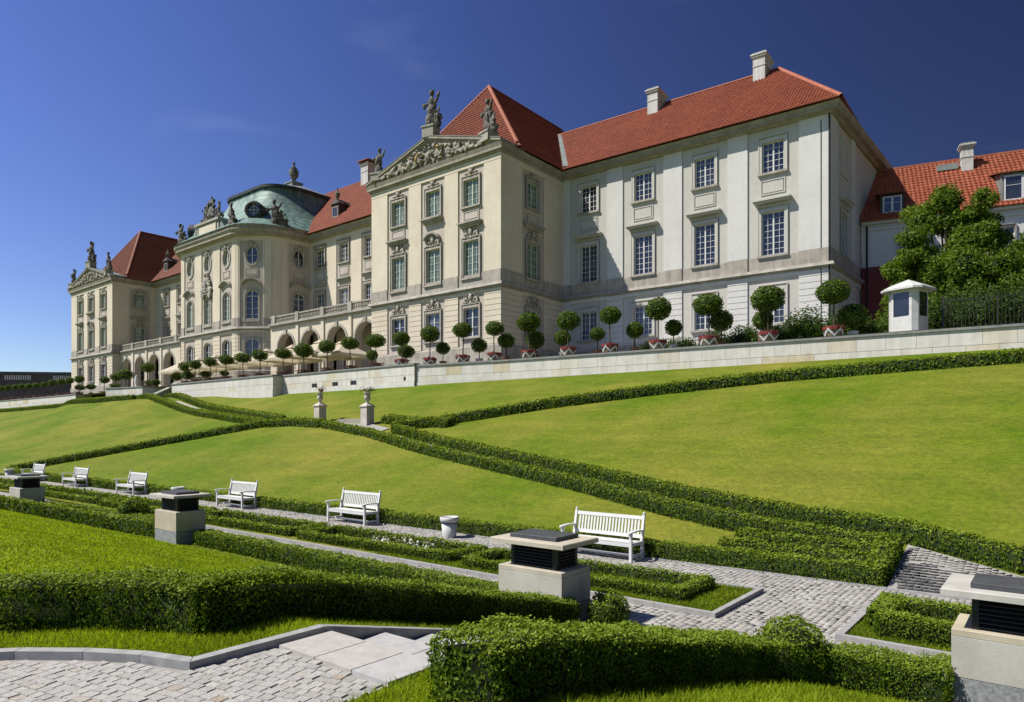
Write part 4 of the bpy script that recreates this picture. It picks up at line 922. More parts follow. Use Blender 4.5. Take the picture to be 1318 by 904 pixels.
def hedge(label, pts, wd=.45, h=.4, group='clipped box hedges', leaf=None, dens=1.0, name='box_hedge', gz=g_np, rough=.035, mat='leafbox', ends=True):
    P = np.array(pts, float); parts = []
    # hidden twiggy core
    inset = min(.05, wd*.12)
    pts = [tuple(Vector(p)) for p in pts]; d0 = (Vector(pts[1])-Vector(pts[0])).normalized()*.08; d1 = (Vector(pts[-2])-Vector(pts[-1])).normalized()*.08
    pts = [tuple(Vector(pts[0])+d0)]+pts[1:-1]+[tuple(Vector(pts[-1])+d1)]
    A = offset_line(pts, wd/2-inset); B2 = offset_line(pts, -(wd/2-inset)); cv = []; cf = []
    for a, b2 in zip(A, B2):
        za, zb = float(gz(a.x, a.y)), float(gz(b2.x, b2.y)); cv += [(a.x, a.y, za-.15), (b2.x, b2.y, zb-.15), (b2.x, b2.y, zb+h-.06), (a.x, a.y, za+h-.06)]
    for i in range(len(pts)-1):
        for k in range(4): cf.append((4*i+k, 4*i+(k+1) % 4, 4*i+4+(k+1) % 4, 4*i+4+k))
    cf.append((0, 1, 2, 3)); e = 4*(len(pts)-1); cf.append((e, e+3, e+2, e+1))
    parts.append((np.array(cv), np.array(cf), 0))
    for i in range(len(P)-1):
        a, c = P[i].copy(), P[i+1].copy(); d_ = (c-a)/np.linalg.norm(c-a)
        if i > 0 and np.dot(d_, (P[i]-P[i-1])/np.linalg.norm(P[i]-P[i-1])) < .75: a = a-d_*wd*.48
        if i < len(P)-2 and np.dot(d_, (P[i+2]-P[i+1])/np.linalg.norm(P[i+2]-P[i+1])) < .75: c = c+d_*wd*.48
        sl = np.linalg.norm(c-a); nsub = max(1, int(sl/1.5)); d_ = (c-a)/sl; nrm = np.array([d_[1], -d_[0]])
        for k in range(nsub):
            p0 = a+(c-a)*k/nsub; p1 = a+(c-a)*(k+1)/nsub; md = (p0+p1)/2; dist = math.hypot(md[0], md[1])
            # skip pieces far outside the picture
            Fw = -.626*md[0]+.78*md[1]; Rr = .78*md[0]+.626*md[1]
            if Fw < 1 or Rr/Fw > 1.0 or Rr/Fw < -1.0: continue
            s = leaf or max(.029, min(.13, dist*.0036)); ln = sl/nsub
            area = ln*(wd+2*h); n_ = int(area*dens*1.9/(s*s*.5))
            q = rng.uniform(0, 1, n_); lu = rng.uniform(0, 1, n_); per = wd+2*h; x = q*per
            side = np.where(x < h, 0, np.where(x < h+wd, 1, 2))
            off = np.where(side == 0, -wd/2, np.where(side == 2, wd/2, x-h-wd/2)); zz = np.where(side == 0, x, np.where(side == 2, per-x, h))
            # rounded shoulders
            edge = np.clip((zz/h-.75)/.25, 0, 1)*np.clip((np.abs(off)/(wd/2)-.6)/.4, 0, 1)
            off = off*(1-.10*edge); zz = zz-.035*edge
            ext = 0
            xy = p0[None]+(p1-p0)[None]*lu[:, None]+nrm[None]*off[:, None]
            Nn = np.stack([nrm[0]*np.where(side == 0, -1, np.where(side == 2, 1, 0)), nrm[1]*np.where(side == 0, -1, np.where(side == 2, 1, 0)), np.where(side == 1, 1., .25)], 1)
            pp = np.stack([xy[:, 0], xy[:, 1], zz], 1); pp += Nn*(lump(pp)*rough+rng.normal(0, .012+.12*s, n_))[:, None]
            pp[:, 2] += gz(pp[:, 0], pp[:, 1]); 
            tm = (side == 1)|((zz > h*.90)&(rng.uniform(0, 1, n_) < .7))  # top leaves get the sunlit tint painted in, sides the darker leaf
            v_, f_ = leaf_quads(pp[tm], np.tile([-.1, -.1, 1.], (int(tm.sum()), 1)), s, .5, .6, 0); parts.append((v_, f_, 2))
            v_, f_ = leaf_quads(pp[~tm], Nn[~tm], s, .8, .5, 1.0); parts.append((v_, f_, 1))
            if dist < 10:   # stray shoots above the clipped top
                m_ = int(ln*60*dens); o_ = rng.uniform(-wd/2, wd/2, m_); l_ = rng.uniform(0, 1, m_)
                xy = p0[None]+(p1-p0)[None]*l_[:, None]+nrm[None]*o_[:, None]; hh = rng.uniform(.0, .06, m_)
                for r_ in range(3):
                    z_ = gz(xy[:, 0], xy[:, 1])+h+hh*(r_+1)/3; pq = np.stack([xy[:, 0], xy[:, 1], z_], 1)
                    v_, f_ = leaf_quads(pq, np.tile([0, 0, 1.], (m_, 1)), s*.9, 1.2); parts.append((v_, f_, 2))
    if ends:
        for pe, dv in ((P[0], P[0]-P[1]), (P[-1], P[-1]-P[-2])):
            dist = math.hypot(*pe); s = leaf or max(.029, min(.13, dist*.0036)); dv = dv/np.linalg.norm(dv); nrm = np.array([dv[1], -dv[0]]); n_ = int(wd*h*dens*1.9/(s*s*.5))
            o_ = rng.uniform(-wd/2, wd/2, n_); zz = rng.uniform(0, h, n_); xy = pe[None]+nrm[None]*o_[:, None]-dv[None]*(.05*(np.abs(o_)/(wd/2))**3)[:, None]
            Nn = np.tile([dv[0], dv[1], .25], (n_, 1)); pp = np.stack([xy[:, 0], xy[:, 1], zz], 1); pp += Nn*(lump(pp)*rough+rng.normal(0, .012, n_))[:, None]; pp[:, 2] += gz(pp[:, 0], pp[:, 1])
            v_, f_ = leaf_quads(pp, Nn, s, .8, .55, .7); parts.append((v_, f_, 1))
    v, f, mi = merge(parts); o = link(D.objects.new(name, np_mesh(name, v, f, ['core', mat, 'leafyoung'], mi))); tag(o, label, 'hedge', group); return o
def arc(cx, cy, r, a0, a1, n): return [(cx+r*math.cos(R(a0+(a1-a0)*k/n)), cy+r*math.sin(R(a0+(a1-a0)*k/n))) for k in range(n+1)]
def ball_parts(c, rx, rz, s, n, flat=.0, seedk=1.):
    P = rng.normal(size=(n, 3)); P /= np.linalg.norm(P, axis=1, keepdims=True); Nn = P.copy()
    q = P*np.array([rx, rx, rz]); rad = 1+.13*lump(q*1.0, 2.2/max(rx, .3)*.6*seedk)+rng.normal(0, .035, n); q = q*rad[:, None]
    return leaf_quads(q+np.array(c), Nn, s, .8)
def ico_core(mb, c, rx, rz):
    n, m_ = 10, 6
    i = len(mb.v)
    for j in range(m_+1):
        ph = math.pi*j/m_
        for k in range(n): a = 2*math.pi*k/n; mb.v.append((c[0]+rx*math.sin(ph)*math.cos(a), c[1]+rx*math.sin(ph)*math.sin(a), c[2]+rz*math.cos(ph)))
    for j in range(m_):
        for k in range(n): mb.f.append((i+j*n+k, i+j*n+(k+1) % n, i+(j+1)*n+(k+1) % n, i+(j+1)*n+k)); mb.mi.append(0)

# --- hedges near the camera
PLAZA_ARC = [(-4.70, 2.30), (-5.10, 2.16), (-5.50, 1.93), (-5.90, 1.62), (-6.25, 1.24), (-6.6, .75), (-6.85, .2), (-7.0, -.6)]
hedge('long box hedge beside the stairs, from the paving corner down to the round ball', [(-5.53, 2.68), (-5.52, 4.5), (-5.52, 6.3), (-5.5, 8.1)], .46, .42, dens=1.25, rough=.05)
hedge('curved foreground box hedge above the grass strip at the left edge', [(-5.42, 2.86), (-5.95, 2.64), (-6.5, 2.25), (-7.0, 1.7), (-7.4, 1.1), (-7.7, .4)], .46, .42, dens=1.25, rough=.05)
hedge('nearest thick box hedge on the right side of the stairs, in front of the paving', [(-2.72, 2.9), (-2.70, 4.5), (-2.68, 6.2), (-2.6, 7.3), (-2.2, 7.95), (-1.5, 8.2), (-.86, 8.3)], .5, .41, dens=1.3, rough=.055)
def ball_shrub(u, v, r, label, s=None, h=None):
    z0 = float(g_np(u, v)); s = s or max(.024, math.hypot(u, v)*.0042); mb = MB(); ico_core(mb, (u, v, z0+(h or r)*.9), r*.88, (h or r)*.88)
    n_ = int(4*math.pi*r*r*1.9/(s*s*.5)); vv, ff = ball_parts((u, v, z0+(h or r)*.92), r, (h or r), s, n_)
    zt_ = vv.reshape(-1, 4, 3)[:, :, 2].mean(1) > z0+(h or r)*1.35; a, b2, c = merge([(np.array(mb.v), np.array(mb.f), 0), (vv, ff, 1)]); c[-len(ff):][zt_] = 2; o = link(D.objects.new('box_ball', np_mesh('box_ball', a, b2, ['core', 'leafbox', 'leafyoung'], c))); tag(o, label, 'shrub', 'clipped box balls'); return o  # upper leaves of the ball carry the painted sunlit colour
ball_shrub(-5.0, 8.42, .28, 'round box ball at the foot of the long hedge beside the grey vent block')
ball_shrub(-2.33, 7.85, .36, 'round box ball rising out of the bend of the nearest hedge')
ball_shrub(-19.4, 9.0, .36, 'small box ball by the path left of the second vent block')
ball_shrub(-21.8, 8.9, .42, 'wide box ball by the path between the two left vent blocks')
# hedge line carrying the vent blocks
hedge('box hedge between the second and third vent blocks along the path', [(-16.8, 8.45), (-12, 8.42), (-6.8, 8.4)], .45, .34)
hedge('wide box hedge along the lawn edge left of the second vent block', [(-40, 4.6), (-34, 5.9), (-30, 6.7), (-26.5, 7.25), (-22.5, 7.95), (-18.4, 8.5)], .6, .4)
hedge('thin box hedge behind the wide one, between the two leftmost vent blocks', [(-28.2, 8.5), (-24, 8.7), (-19.8, 8.9)], .3, .34)
# loops in the parterre beds
def loop(u0, u1, v0, v1, label, h=.25, wd=.25):
    v0 -= .05; v1 += .12
    hedge(label, [(u0, v0-.1), (u1, v0), (u1, v1), (u0, v1), (u0, v0+.12)], wd, h, 'box hedge loops in the parterre beds', ends=True)
loop(-9.5, -4.85, 10.45, 11.35, 'rectangular box hedge loop in the bed in front of the nearest bench')
loop(-15.3, -10.1, 10.45, 11.35, 'box hedge loop in the bed in front of the second bench')
loop(-21.2, -15.9, 10.45, 11.35, 'box hedge loop in the bed by the third bench, behind the second vent block')
loop(-28.0, -21.9, 10.45, 11.35, 'box hedge loop in the bed in front of the fourth bench')
loop(-36.0, -28.8, 10.45, 11.35, 'box hedge loop in the bed in front of the fifth bench')
loop(-46.0, -36.8, 10.45, 11.35, 'box hedge loop in the bed at the far left end of the path')
loop(-1.95, 4.0, 10.5, 11.4, 'box hedge loop in the right bed behind the nearest vent block', .34, .36)
hedge('low box hedge along the foot of the lawn behind the benches', [(-53.5, 14.2), (-47, 13.85), (-25, 13.78), (-2.45, 13.78)], .45, .38)
hedge('front row of the stepped box hedges at the end of the ramp', [(-5.75, 14.42), (-2.5, 14.28)], .32, .36, 'stepped box hedge rows')
hedge('middle row of the stepped box hedges at the end of the ramp', [(-5.6, 14.98), (-2.5, 14.78)], .32, .34, 'stepped box hedge rows')
hedge('right-hand end hedge closing the stepped rows beside the dark paving', [(-2.62, 13.9), (-2.6, 15.2)], .42, .42, 'stepped box hedge rows')
LOW = [(-33.8, 24.25), (-27.5, 22.55), (-21.16, 20.32), (-16.79, 19.03), (-11.65, 17.53), (-8.0, 16.3), (-5.5, 15.62), (-2.6, 15.1)]
UPP = [(-26.2, 23.2), (-20.8, 21.2), (-16.4, 19.85), (-11.3, 18.3), (-7.7, 17.1), (-5.2, 16.45), (-2.6, 15.98), (-.45, 15.1), (2.5, 14.5), (6, 14.3)]
hedge('lower box hedge running diagonally down the bank below the ramp path', LOW, .34, .36, 'diagonal box hedges on the bank')
hedge('upper box hedge running diagonally down the bank above the ramp path', UPP, .34, .38, 'diagonal box hedges on the bank')
hedge('box hedge climbing diagonally to the right up to the terrace wall', [(-26.6, 23.4), (-24.4, 24.2), (-19.5, 27.1), (-14.8, 29.0), (-9.6, 30.6), (-5.0, 31.4), (-1.0, 31.95), (6, 32.6)], .5, .45, 'diagonal box hedges on the bank')
hedge('short box hedge bridging the two diagonals beside the urns', [(-29.0, 25.0), (-26.0, 24.3), (-23.2, 24.1)], .5, .4, 'diagonal box hedges on the bank')
hedge('box hedge crossing the bank in front of the urns', [(-40.2, 24.35), (-37, 24.6), (-33.8, 24.25)], .5, .42, 'diagonal box hedges on the bank')
hedge('box hedge running diagonally down to the left from the crossing', [(-40.2, 24.3), (-43.75, 21.8), (-48.0, 18.8), (-52.3, 15.7), (-54.2, 14.4)], .5, .42, 'diagonal box hedges on the bank')
hedge('left box hedge of the pair lining the upper left ramp', [(-75.5, 31.4), (-66, 29.9), (-59.2, 28.6), (-50, 26.6), (-40.8, 24.6)], .5, .42, 'box hedges lining the upper left ramp')
hedge('right box hedge of the pair lining the upper left ramp', [(-72.0, 32.6), (-65, 31.3), (-58.5, 30.0), (-50.5, 28.0), (-42.8, 26.1), (-39.5, 25.3)], .5, .42, 'box hedges lining the upper left ramp')
hedge('dark box hedge along the foot of the far left terrace wall', [(-150, 33.5), (-126, 33.4), (-102, 33.1), (-94, 30.9), (-84, 30.4), (-76, 31.2)], .6, .45)

# --- paving
def sheet(name, poly, mat, dz, kind='structure'):
    mb = MB(); mb.poly([(u, v, float(g_np(u, v))+dz) for u, v in poly]); o = mb.obj(name, mat); tag(o, kind=kind); return o
def strip(name, left, right, mat, dz):
    mb = MB(); n = len(left)
    for i in range(n-1):
        mb.poly([(*left[i], float(g_np(*left[i]))+dz), (*right[i], float(g_np(*right[i]))+dz), (*right[i+1], float(g_np(*right[i+1]))+dz), (*left[i+1], float(g_np(*left[i+1]))+dz)])
    o = mb.obj(name, mat); tag(o, kind='structure'); return o
def setts(name, parent, test, u0, u1, v0, v1, su=.125, sv=.10, zf=None, mat='sett', top=.004, ang=0, swap=False):
    C_ = []
    if swap: u0, u1, v0, v1 = v0, v1, u0, u1; t0_ = test; test = lambda x, y: t0_(y, x)
    v = v0; row = 0; ca, sa = math.cos(ang), math.sin(ang)
    while v < v1:
        u = u0+rng.uniform(0, su)
        while u < u1:
            w_ = su*rng.uniform(.8, 1.2); x, y = u+w_/2, v+sv/2
            if ang: x, y = (u0+u1)/2+(x-(u0+u1)/2)*ca-(y-(v0+v1)/2)*sa, (v0+v1)/2+(x-(u0+u1)/2)*sa+(y-(v0+v1)/2)*ca
            if test(x, y): C_.append((x, y, w_/2-.003, sv/2-.003))
            u += w_
        v += sv*rng.uniform(.97, 1.03); row += 1
    C_ = np.array(C_); n = len(C_)
    if swap: C_ = C_[:, [1, 0, 3, 2]]
    z = (g_np(C_[:, 0], C_[:, 1])+.012 if zf is None else zf(C_[:, 0], C_[:, 1])+.012)
    V = np.zeros((n, 8, 3)); k = 0
    for lvl, (sh, dz) in enumerate(((1.0, .0), (.98, top))):
        for (a, b2) in ((-1, -1), (1, -1), (1, 1), (-1, 1)):
            dx = a*C_[:, 2]*sh*(1+rng.normal(0, .04, n)); dy = b2*C_[:, 3]*sh*(1+rng.normal(0, .05, n))
            V[:, k, 0] = C_[:, 0]+dx*ca-dy*sa; V[:, k, 1] = C_[:, 1]+dx*sa+dy*ca; V[:, k, 2] = z+dz+(rng.normal(0, .0015, n) if lvl else 0); k += 1
    V[:, 4:, 2] += rng.normal(0, .0012, n)[:, None]
    F = np.array([(4,5,6,7),(0,1,5,4),(1,2,6,5),(2,3,7,6),(3,0,4,7)]); Fa = (F[None]+8*np.arange(n)[:, None, None]).reshape(-1, 4)
    o = link(D.objects.new(name, np_mesh(name, V.reshape(-1, 3), Fa, mat)), parent); o['kind'] = 'stuff'; return o
def uv_on(line, u):
    for (a, b2), (c, d_) in zip(line[:-1], line[1:]):
        if a <= u <= c: return b2+(d_-b2)*(u-a)/(c-a)
    return line[-1][1] if u > line[-1][0] else line[0][1]
p1 = sheet('bench_path', [(-60, 11.95), (14, 11.95), (14, 13.53), (-60, 13.53)], 'sand', .012)
setts('setts', p1, lambda x, y: True, -34, 9, 11.97, 13.5, swap=True)
p2 = sheet('lower_path', [(-60, 8.74), (14, 8.74), (14, 9.86), (-60, 9.86)], 'sand', .013)
setts('setts', p2, lambda x, y: True, -34, 9, 8.76, 9.84, swap=True)
p3 = sheet('cross_path', [(-4.62, 8.0), (-2.0, 8.0), (-2.3, 8.735), (-2.3, 8.735), (-4.05, 8.735)], 'sand', .012)
p3b = sheet('cross_path', [(-4.05, 9.865), (-2.3, 9.865), (-2.3, 11.945), (-4.05, 11.945)], 'sand', .012)
setts('setts', p3b, lambda x, y: -4.02 < x < -2.33, -4.05, -2.3, 9.87, 11.93, swap=True)
setts('setts', p3, lambda x, y: True, -4.6, -2.9, 8.0, 8.74, swap=True)
JL = [(-2.38, 13.54), (-.5, 13.54), (2, 13.54), (6, 13.54), (12, 13.54)]; JR = [(-2.38, 15.7), (-.5, 14.86), (2, 14.35), (6, 14.15), (12, 14.0)]
def pz(a, b2):
    jr = np.array([uv_on(JR, q) for q in a]); return g_np(a, jr)*(b2-13.54)/(jr-13.54)+.02
p4 = strip('upper_paving', JR, JL, 'sand', .02)
setts('setts', p4, lambda x, y: 13.56 < y < uv_on(JR, x)-.05 and not (x < -1.25 and y < 14.9-(x+2.3)*.2 and y > 13.56), -2.35, 9, 13.56, 15.7, zf=pz, swap=True)
dk = setts('dark_setts', p4, lambda x, y: x < -1.28 and 13.6 < y < 14.85-(x+2.3)*.2, -2.36, -1.2, 13.6, 15.2, .13, .12, zf=pz, mat='settdark')
rp = strip('ramp_path', [(a+.15, b2+.72) for a, b2 in LOW], [(a+.05, b2+.25) for a, b2 in LOW], 'sand', .03)
rp = strip('upper_ramp_path', [(-73, 32.3), (-65.5, 30.9), (-58.8, 29.6), (-50.5, 27.6), (-43, 25.8), (-40, 25.0)], [(-74.5, 31.9), (-66, 30.4), (-59.0, 29.1), (-50.3, 27.1), (-42, 25.2), (-40, 24.7)], 'belt_light', .04)
rp = strip('urn_landing', [(-40, 25.0), (-34, 25.0), (-29.5, 24.5), (-27.2, 23.7)], [(-40, 24.7), (-34, 24.55), (-29.5, 23.5), (-27.4, 22.95)], 'sand', .05)
# upper paved place at the camera: single stones, slabs, steps
PZ = 1.15
poly = PLAZA_ARC[::-1]; poly = [(-7.0, -3), (-3.38, -3), (-3.38, 3.4), (-4.66, 3.4)] + PLAZA_ARC
pl = MB().poly([(u, v, PZ+.006) for u, v in poly]).obj('upper_pavement', 'sand'); tag(pl, kind='structure')
def inpoly(x, y, pg):
    c = False; n = len(pg)
    for i in range(n):
        (a, b2), (c2, d_) = pg[i], pg[(i+1) % n]
        if (b2 > y) != (d_ > y) and x < a+(c2-a)*(y-b2)/(d_-b2): c = not c
    return c
def scr(u, v, z): Rr = .78*u+.626*v; Fw = -.626*u+.78*v; return (659+878*Rr/Fw, 556-(z-EYE)*878/Fw) if Fw > .3 else (-9e9, 9e9)
SM = []
for k in range(14):
    mb = MB(); a, b2 = rng.uniform(.032, .062), rng.uniform(.034, .037); j = lambda: rng.normal(0, .001)
    hh = .010
    mb.hexa([(-a, -b2, 0), (a, -b2, 0), (a, b2, 0), (-a, b2, 0), (-a*.94+j(), -b2*.92+j(), hh+j()), (a*.94+j(), -b2*.92+j(), hh+j()), (a*.94+j(), b2*.92+j(), hh+j()), (-a*.94+j(), b2*.92+j(), hh+j())])
    SM.append((a, mb.mesh('sett', 'settobj')))
cand = []; v = -2.9; ang = R(12)
while v < 4.5:
    u = -9.
    while u < -2:
        a, me = SM[int(rng.integers(14))]; x0, y0 = u+a, v; x = -4.5+(x0+4.5)*math.cos(ang)-(y0-2)*math.sin(ang); y = 2+(x0+4.5)*math.sin(ang)+(y0-2)*math.cos(ang)
        u += 2*a+.005
        if inpoly(x, y, [(-6.9, -3), (-3.42, -3), (-3.42, 2.9), (-4.62, 2.9)] + [(p+.06, q-.06) for p, q in PLAZA_ARC]):
            px, py = scr(x, y, PZ); 
            if -60 < px < 1400 and py < 960: cand.append((py, x, y, me))
    v += .077
cand.sort(key=lambda c: -c[0] if c[0] <= 920 else 1e6)
far_s = MB()
for i, (py, x, y, me) in enumerate(cand):
    F = TM(x, y, PZ+.008+rng.normal(0, .002), ang+rng.normal(0, .03))
    if i < 300: inst('sett', me, pl, F)
    else:
        for f in me.polygons: far_s.poly([F @ me.vertices[q].co for q in f.vertices])
if far_s.f: far_s.obj('small_setts', 'sett', pl)['kind'] = 'stuff'
st_ = MB(); st_.box(-4.64, -3.36, 3.42, 3.5, .8, PZ-.16)
stairs = st_.obj('garden_stairs', 'granite'); tag(stairs, 'pale granite garden stairs going down between two hedges', 'stairs')
for k in range(0, 9):
    zt = PZ+.03-.144*k; v0 = 2.93 if k == 0 else 3.42+.57*(k-1); v1 = 3.42+.57*k
    xs = [-4.63, -4.18, -3.76, -3.38] if k % 2 == 0 else [-4.63, -4.0, -3.38]
    for a, b2 in zip(xs[:-1], xs[1:]):
        mb = MB(); mb.hexa([(a+.003, v0+.003, zt-.16), (b2-.003, v0+.003, zt-.16), (b2-.003, v1-.003, zt-.16), (a+.003, v1-.003, zt-.16), (a+.006, v0+.006, zt), (b2-.006, v0+.006, zt), (b2-.006, v1-.006, zt), (a+.006, v1-.006, zt)])
        mb.obj('step_slab', 'granite_slab', stairs)
def kerb(label, pts, wd=.12, h=.1, gz=None, dz=0, mat='granite', stone=.95):
    root = None; P = [Vector(p) for p in pts]; A = offset_line(pts, wd/2); B2 = offset_line(pts, -wd/2)
    gz = gz or (lambda a, b3: float(g_np(a, b3)))
    root = D.objects.new('kerb', None); link(root, None, TM(P[0].x, P[0].y, gz(*P[0]))); tag(root, kind='structure')
    for i in range(len(pts)-1):
        n = max(1, round((P[i+1]-P[i]).length/stone))
        for k in range(n):
            eps = .002/max(.1, (P[i+1]-P[i]).length); t0, t1 = k/n+eps, (k+1)/n-eps
            q = [A[i].lerp(A[i+1], t0), A[i].lerp(A[i+1], t1), B2[i].lerp(B2[i+1], t1), B2[i].lerp(B2[i+1], t0)]; mb = MB()
            zz = [gz(p.x, p.y) for p in q]; c = [p for p in q]
            ctr = (q[0]+q[1]+q[2]+q[3])/4
            mb.hexa([(p.x, p.y, z_-.12+dz) for p, z_ in zip(q, zz)]+[(p.x+(ctr.x-p.x)*.003, p.y+(ctr.y-p.y)*.003, z_+h+dz) for p, z_ in zip(q, zz)])
            mb.obj('kerb_stone', mat, root)
kerb('', [(-7.05, -.6)]+PLAZA_ARC[::-1][1:]+[(-4.70, 3.38), (-4.70, 5), (-4.70, 8.05)], .09, .07, stone=2.0)
kerb('', [(-24, 9.88), (-4.05, 9.88), (-4.05, 11.93), (-24, 11.93)], .09, .09, mat='granite', stone=1.0)
kerb('', [(12, 9.88), (-2.3, 9.88), (-2.3, 11.93), (12, 11.93)], .09, .09, mat='granite', stone=1.0)
kerb('', [(-30, 13.545), (-2.38, 13.545), (12, 13.545)], .07, .05, mat='granite', stone=1.0)
for u0, u1 in ((-60, -4.1), (-2.25, 14)):
    o = MB().poly([(u0, 9.93, .05), (u1, 9.93, .05), (u1, 11.88, .05), (u0, 11.88, .05)]).obj('parterre_bed', 'grass'); tag(o, kind='structure')

# --- grass blades where the camera sees them
def blades(region, n, name='grass_blades', h=.05, zf=None, dmax=16, wk=.0011, near=3.8):
    u = rng.uniform(region[0], region[1], n); v = rng.uniform(region[2], region[3], n)
    Fw = -.626*u+.78*v; Rr = .78*u+.626*v; rr = Rr/np.maximum(Fw, .01); keep = (Fw > 1.5) & (rr > -.85) & (rr < .85) & (rng.uniform(0, 1, n) < np.clip((near/np.maximum(Fw, .1))**2, 0, 1)) & (Fw < dmax)
    for t_ in region[4:]: keep &= t_(u, v)
    u, v, Fw = u[keep], v[keep], Fw[keep]; n = len(u)
    z = (zf(u, v) if zf else g_np(u, v)); hh = h*rng.uniform(.5, 1.3, n); a = rng.uniform(0, 2*np.pi, n); wdt = np.maximum(.0035, wk*Fw)
    lean = rng.normal(0, .5, (n, 2))*hh[:, None]
    V = np.zeros((n, 3, 3)); V[:, 0] = np.stack([u-np.cos(a)*wdt, v-np.sin(a)*wdt, z], 1); V[:, 1] = np.stack([u+np.cos(a)*wdt, v+np.sin(a)*wdt, z], 1)
    V[:, 2] = np.stack([u+lean[:, 0], v+lean[:, 1], z+hh], 1)
    return V.reshape(-1, 3), np.arange(3*n).reshape(n, 3), 0
notplaza = lambda u, v: ~((u > -4.78) & (u < -3.38)) & ~((v < 3.42) & (u < -3.38) & (u > -4.78))
arc_u = np.array([p[0] for p in PLAZA_ARC[::-1]]); arc_v = np.array([p[1] for p in PLAZA_ARC[::-1]])
outside = lambda u, v: np.where(u < -4.7, v > np.interp(u, arc_u, arc_v)+.08, True)
nohedge = lambda u, v: ~((u > -5.7) & (u < -5.32) & (v > 2.9) & (v < 8.2)) & ~((v > 8.1))
G = [blades((-9, -4.78, .8, 8.1, outside, nohedge), 420000, h=.055, dmax=9),
     blades((-3.37, 2.5, 1.5, 8.1, nohedge, lambda u, v: ~((u > -2.95) & (u < -2.45) & (v > 3))), 230000, h=.06, dmax=9),
     blades((-30, -5.3, 2.2, 8.1, nohedge, lambda u, v: (v > 2.9) | (u < -7.6)), 1300000, h=.026, dmax=22),
     blades((-12, -4.12, 9.95, 11.86), 260000, h=.05, zf=lambda a, b2: 0*a+.05, dmax=16),
     blades((-2.24, 3.5, 9.95, 11.86), 120000, h=.05, zf=lambda a, b2: 0*a+.05, dmax=16)]
v, f, mi = merge([(g_[0], g_[1], int(i < 3)) for i, g_ in enumerate(G)]); o = link(D.objects.new('grass_blades', np_mesh('grass_blades', v, f, ['blade', 'bladelush'], mi))); tag(o, 'short green lawn grass around the stairs and in the parterre beds', 'grass', kind='stuff')
fl = [leaf_quads(np.stack([rng.uniform(-13.2, -11.0, 160), rng.uniform(10.75, 11.05, 160), rng.uniform(.1, .3, 160)], 1), np.tile([0, 0, 1.], (160, 1)), .07, .6, .9)]
o = link(D.objects.new('white_flowers', np_mesh('white_flowers', fl[0][0], fl[0][1], 'whiteflower'))); tag(o, 'small white bedding flowers inside the second hedge loop', 'flowers', kind='stuff')

# --- vent blocks
def vent(u, v, label, s=1.0):
    F = TM(u, v, 0); t_ = empty('vent_block', F, label, 'vent', 'stone ventilation blocks along the lower path')
    a, b2 = .575, .375
    def slab(x0, x1, y0, y1, z0, z1, mat, nm, e=.006):
        mb = MB(); mb.hexa([(x0,y0,z0),(x1,y0,z0),(x1,y1,z0),(x0,y1,z0),(x0,y0,z1-e),(x1,y0,z1-e),(x1,y1,z1-e),(x0,y1,z1-e)]); mb.hexa([(x0,y0,z1-e),(x1,y0,z1-e),(x1,y1,z1-e),(x0,y1,z1-e),(x0+e,y0+e,z1),(x1-e,y0+e,z1),(x1-e,y1-e,z1),(x0+e,y1-e,z1)])
        return mb.obj(nm, mat, t_, F)
    slab(-a+.003, a-.003, -b2+.003, b2-.003, 0, .33, 'blockgrey', 'granite_base'); slab(-a, a, -b2, b2, .333, .74, 'block', 'stone_block'); slab(-a, a, -b2, b2, .743, .81, 'block', 'top_course')
    lv = MB(); lv.box(-.37, .37, -.24, .24, .80, 1.15); 
    for sx in (-1, 1):
        for sy in (-1, 1): lv.box(sx*.41, sx*.35, sy*.28, sy*.22, .80, 1.155)
    lo = lv.obj('louvre_housing', 'metal_black', t_, F)
    for k in range(7):
        z = .835+k*.046; mb = MB()
        mb.hexa([(-.405,-.285,z),(.405,-.285,z),(.37,-.245,z+.03),(-.37,-.245,z+.03),(-.405,-.285,z+.008),(.405,-.285,z+.008),(.37,-.245,z+.038),(-.37,-.245,z+.038)])
        mb.hexa([(.41,-.275,z),(.41,.275,z),(.37,.24,z+.03),(.37,-.24,z+.03),(.41,-.275,z+.008),(.41,.275,z+.008),(.37,.24,z+.038),(.37,-.24,z+.038)])
        mb.obj('louvre_slat', 'metal_black', lo, F)
    slab(-.66, .66, -.47, .47, 1.155, 1.225, 'block', 'cap_slab', .01)
    slab(-.42, .42, -.29, .29, 1.228, 1.285, 'lid', 'lid', .006)
vent(-6.02, 8.27, 'middle stone vent block with black louvres, behind the round box ball')
vent(-17.55, 8.3, 'stone vent block at the lawn edge with a white tub just behind it')
vent(-28.9, 8.2, 'small-looking stone vent block farthest to the left')
vent(-.28, 8.55, 'large vent block of tan stone cut off by the right edge')

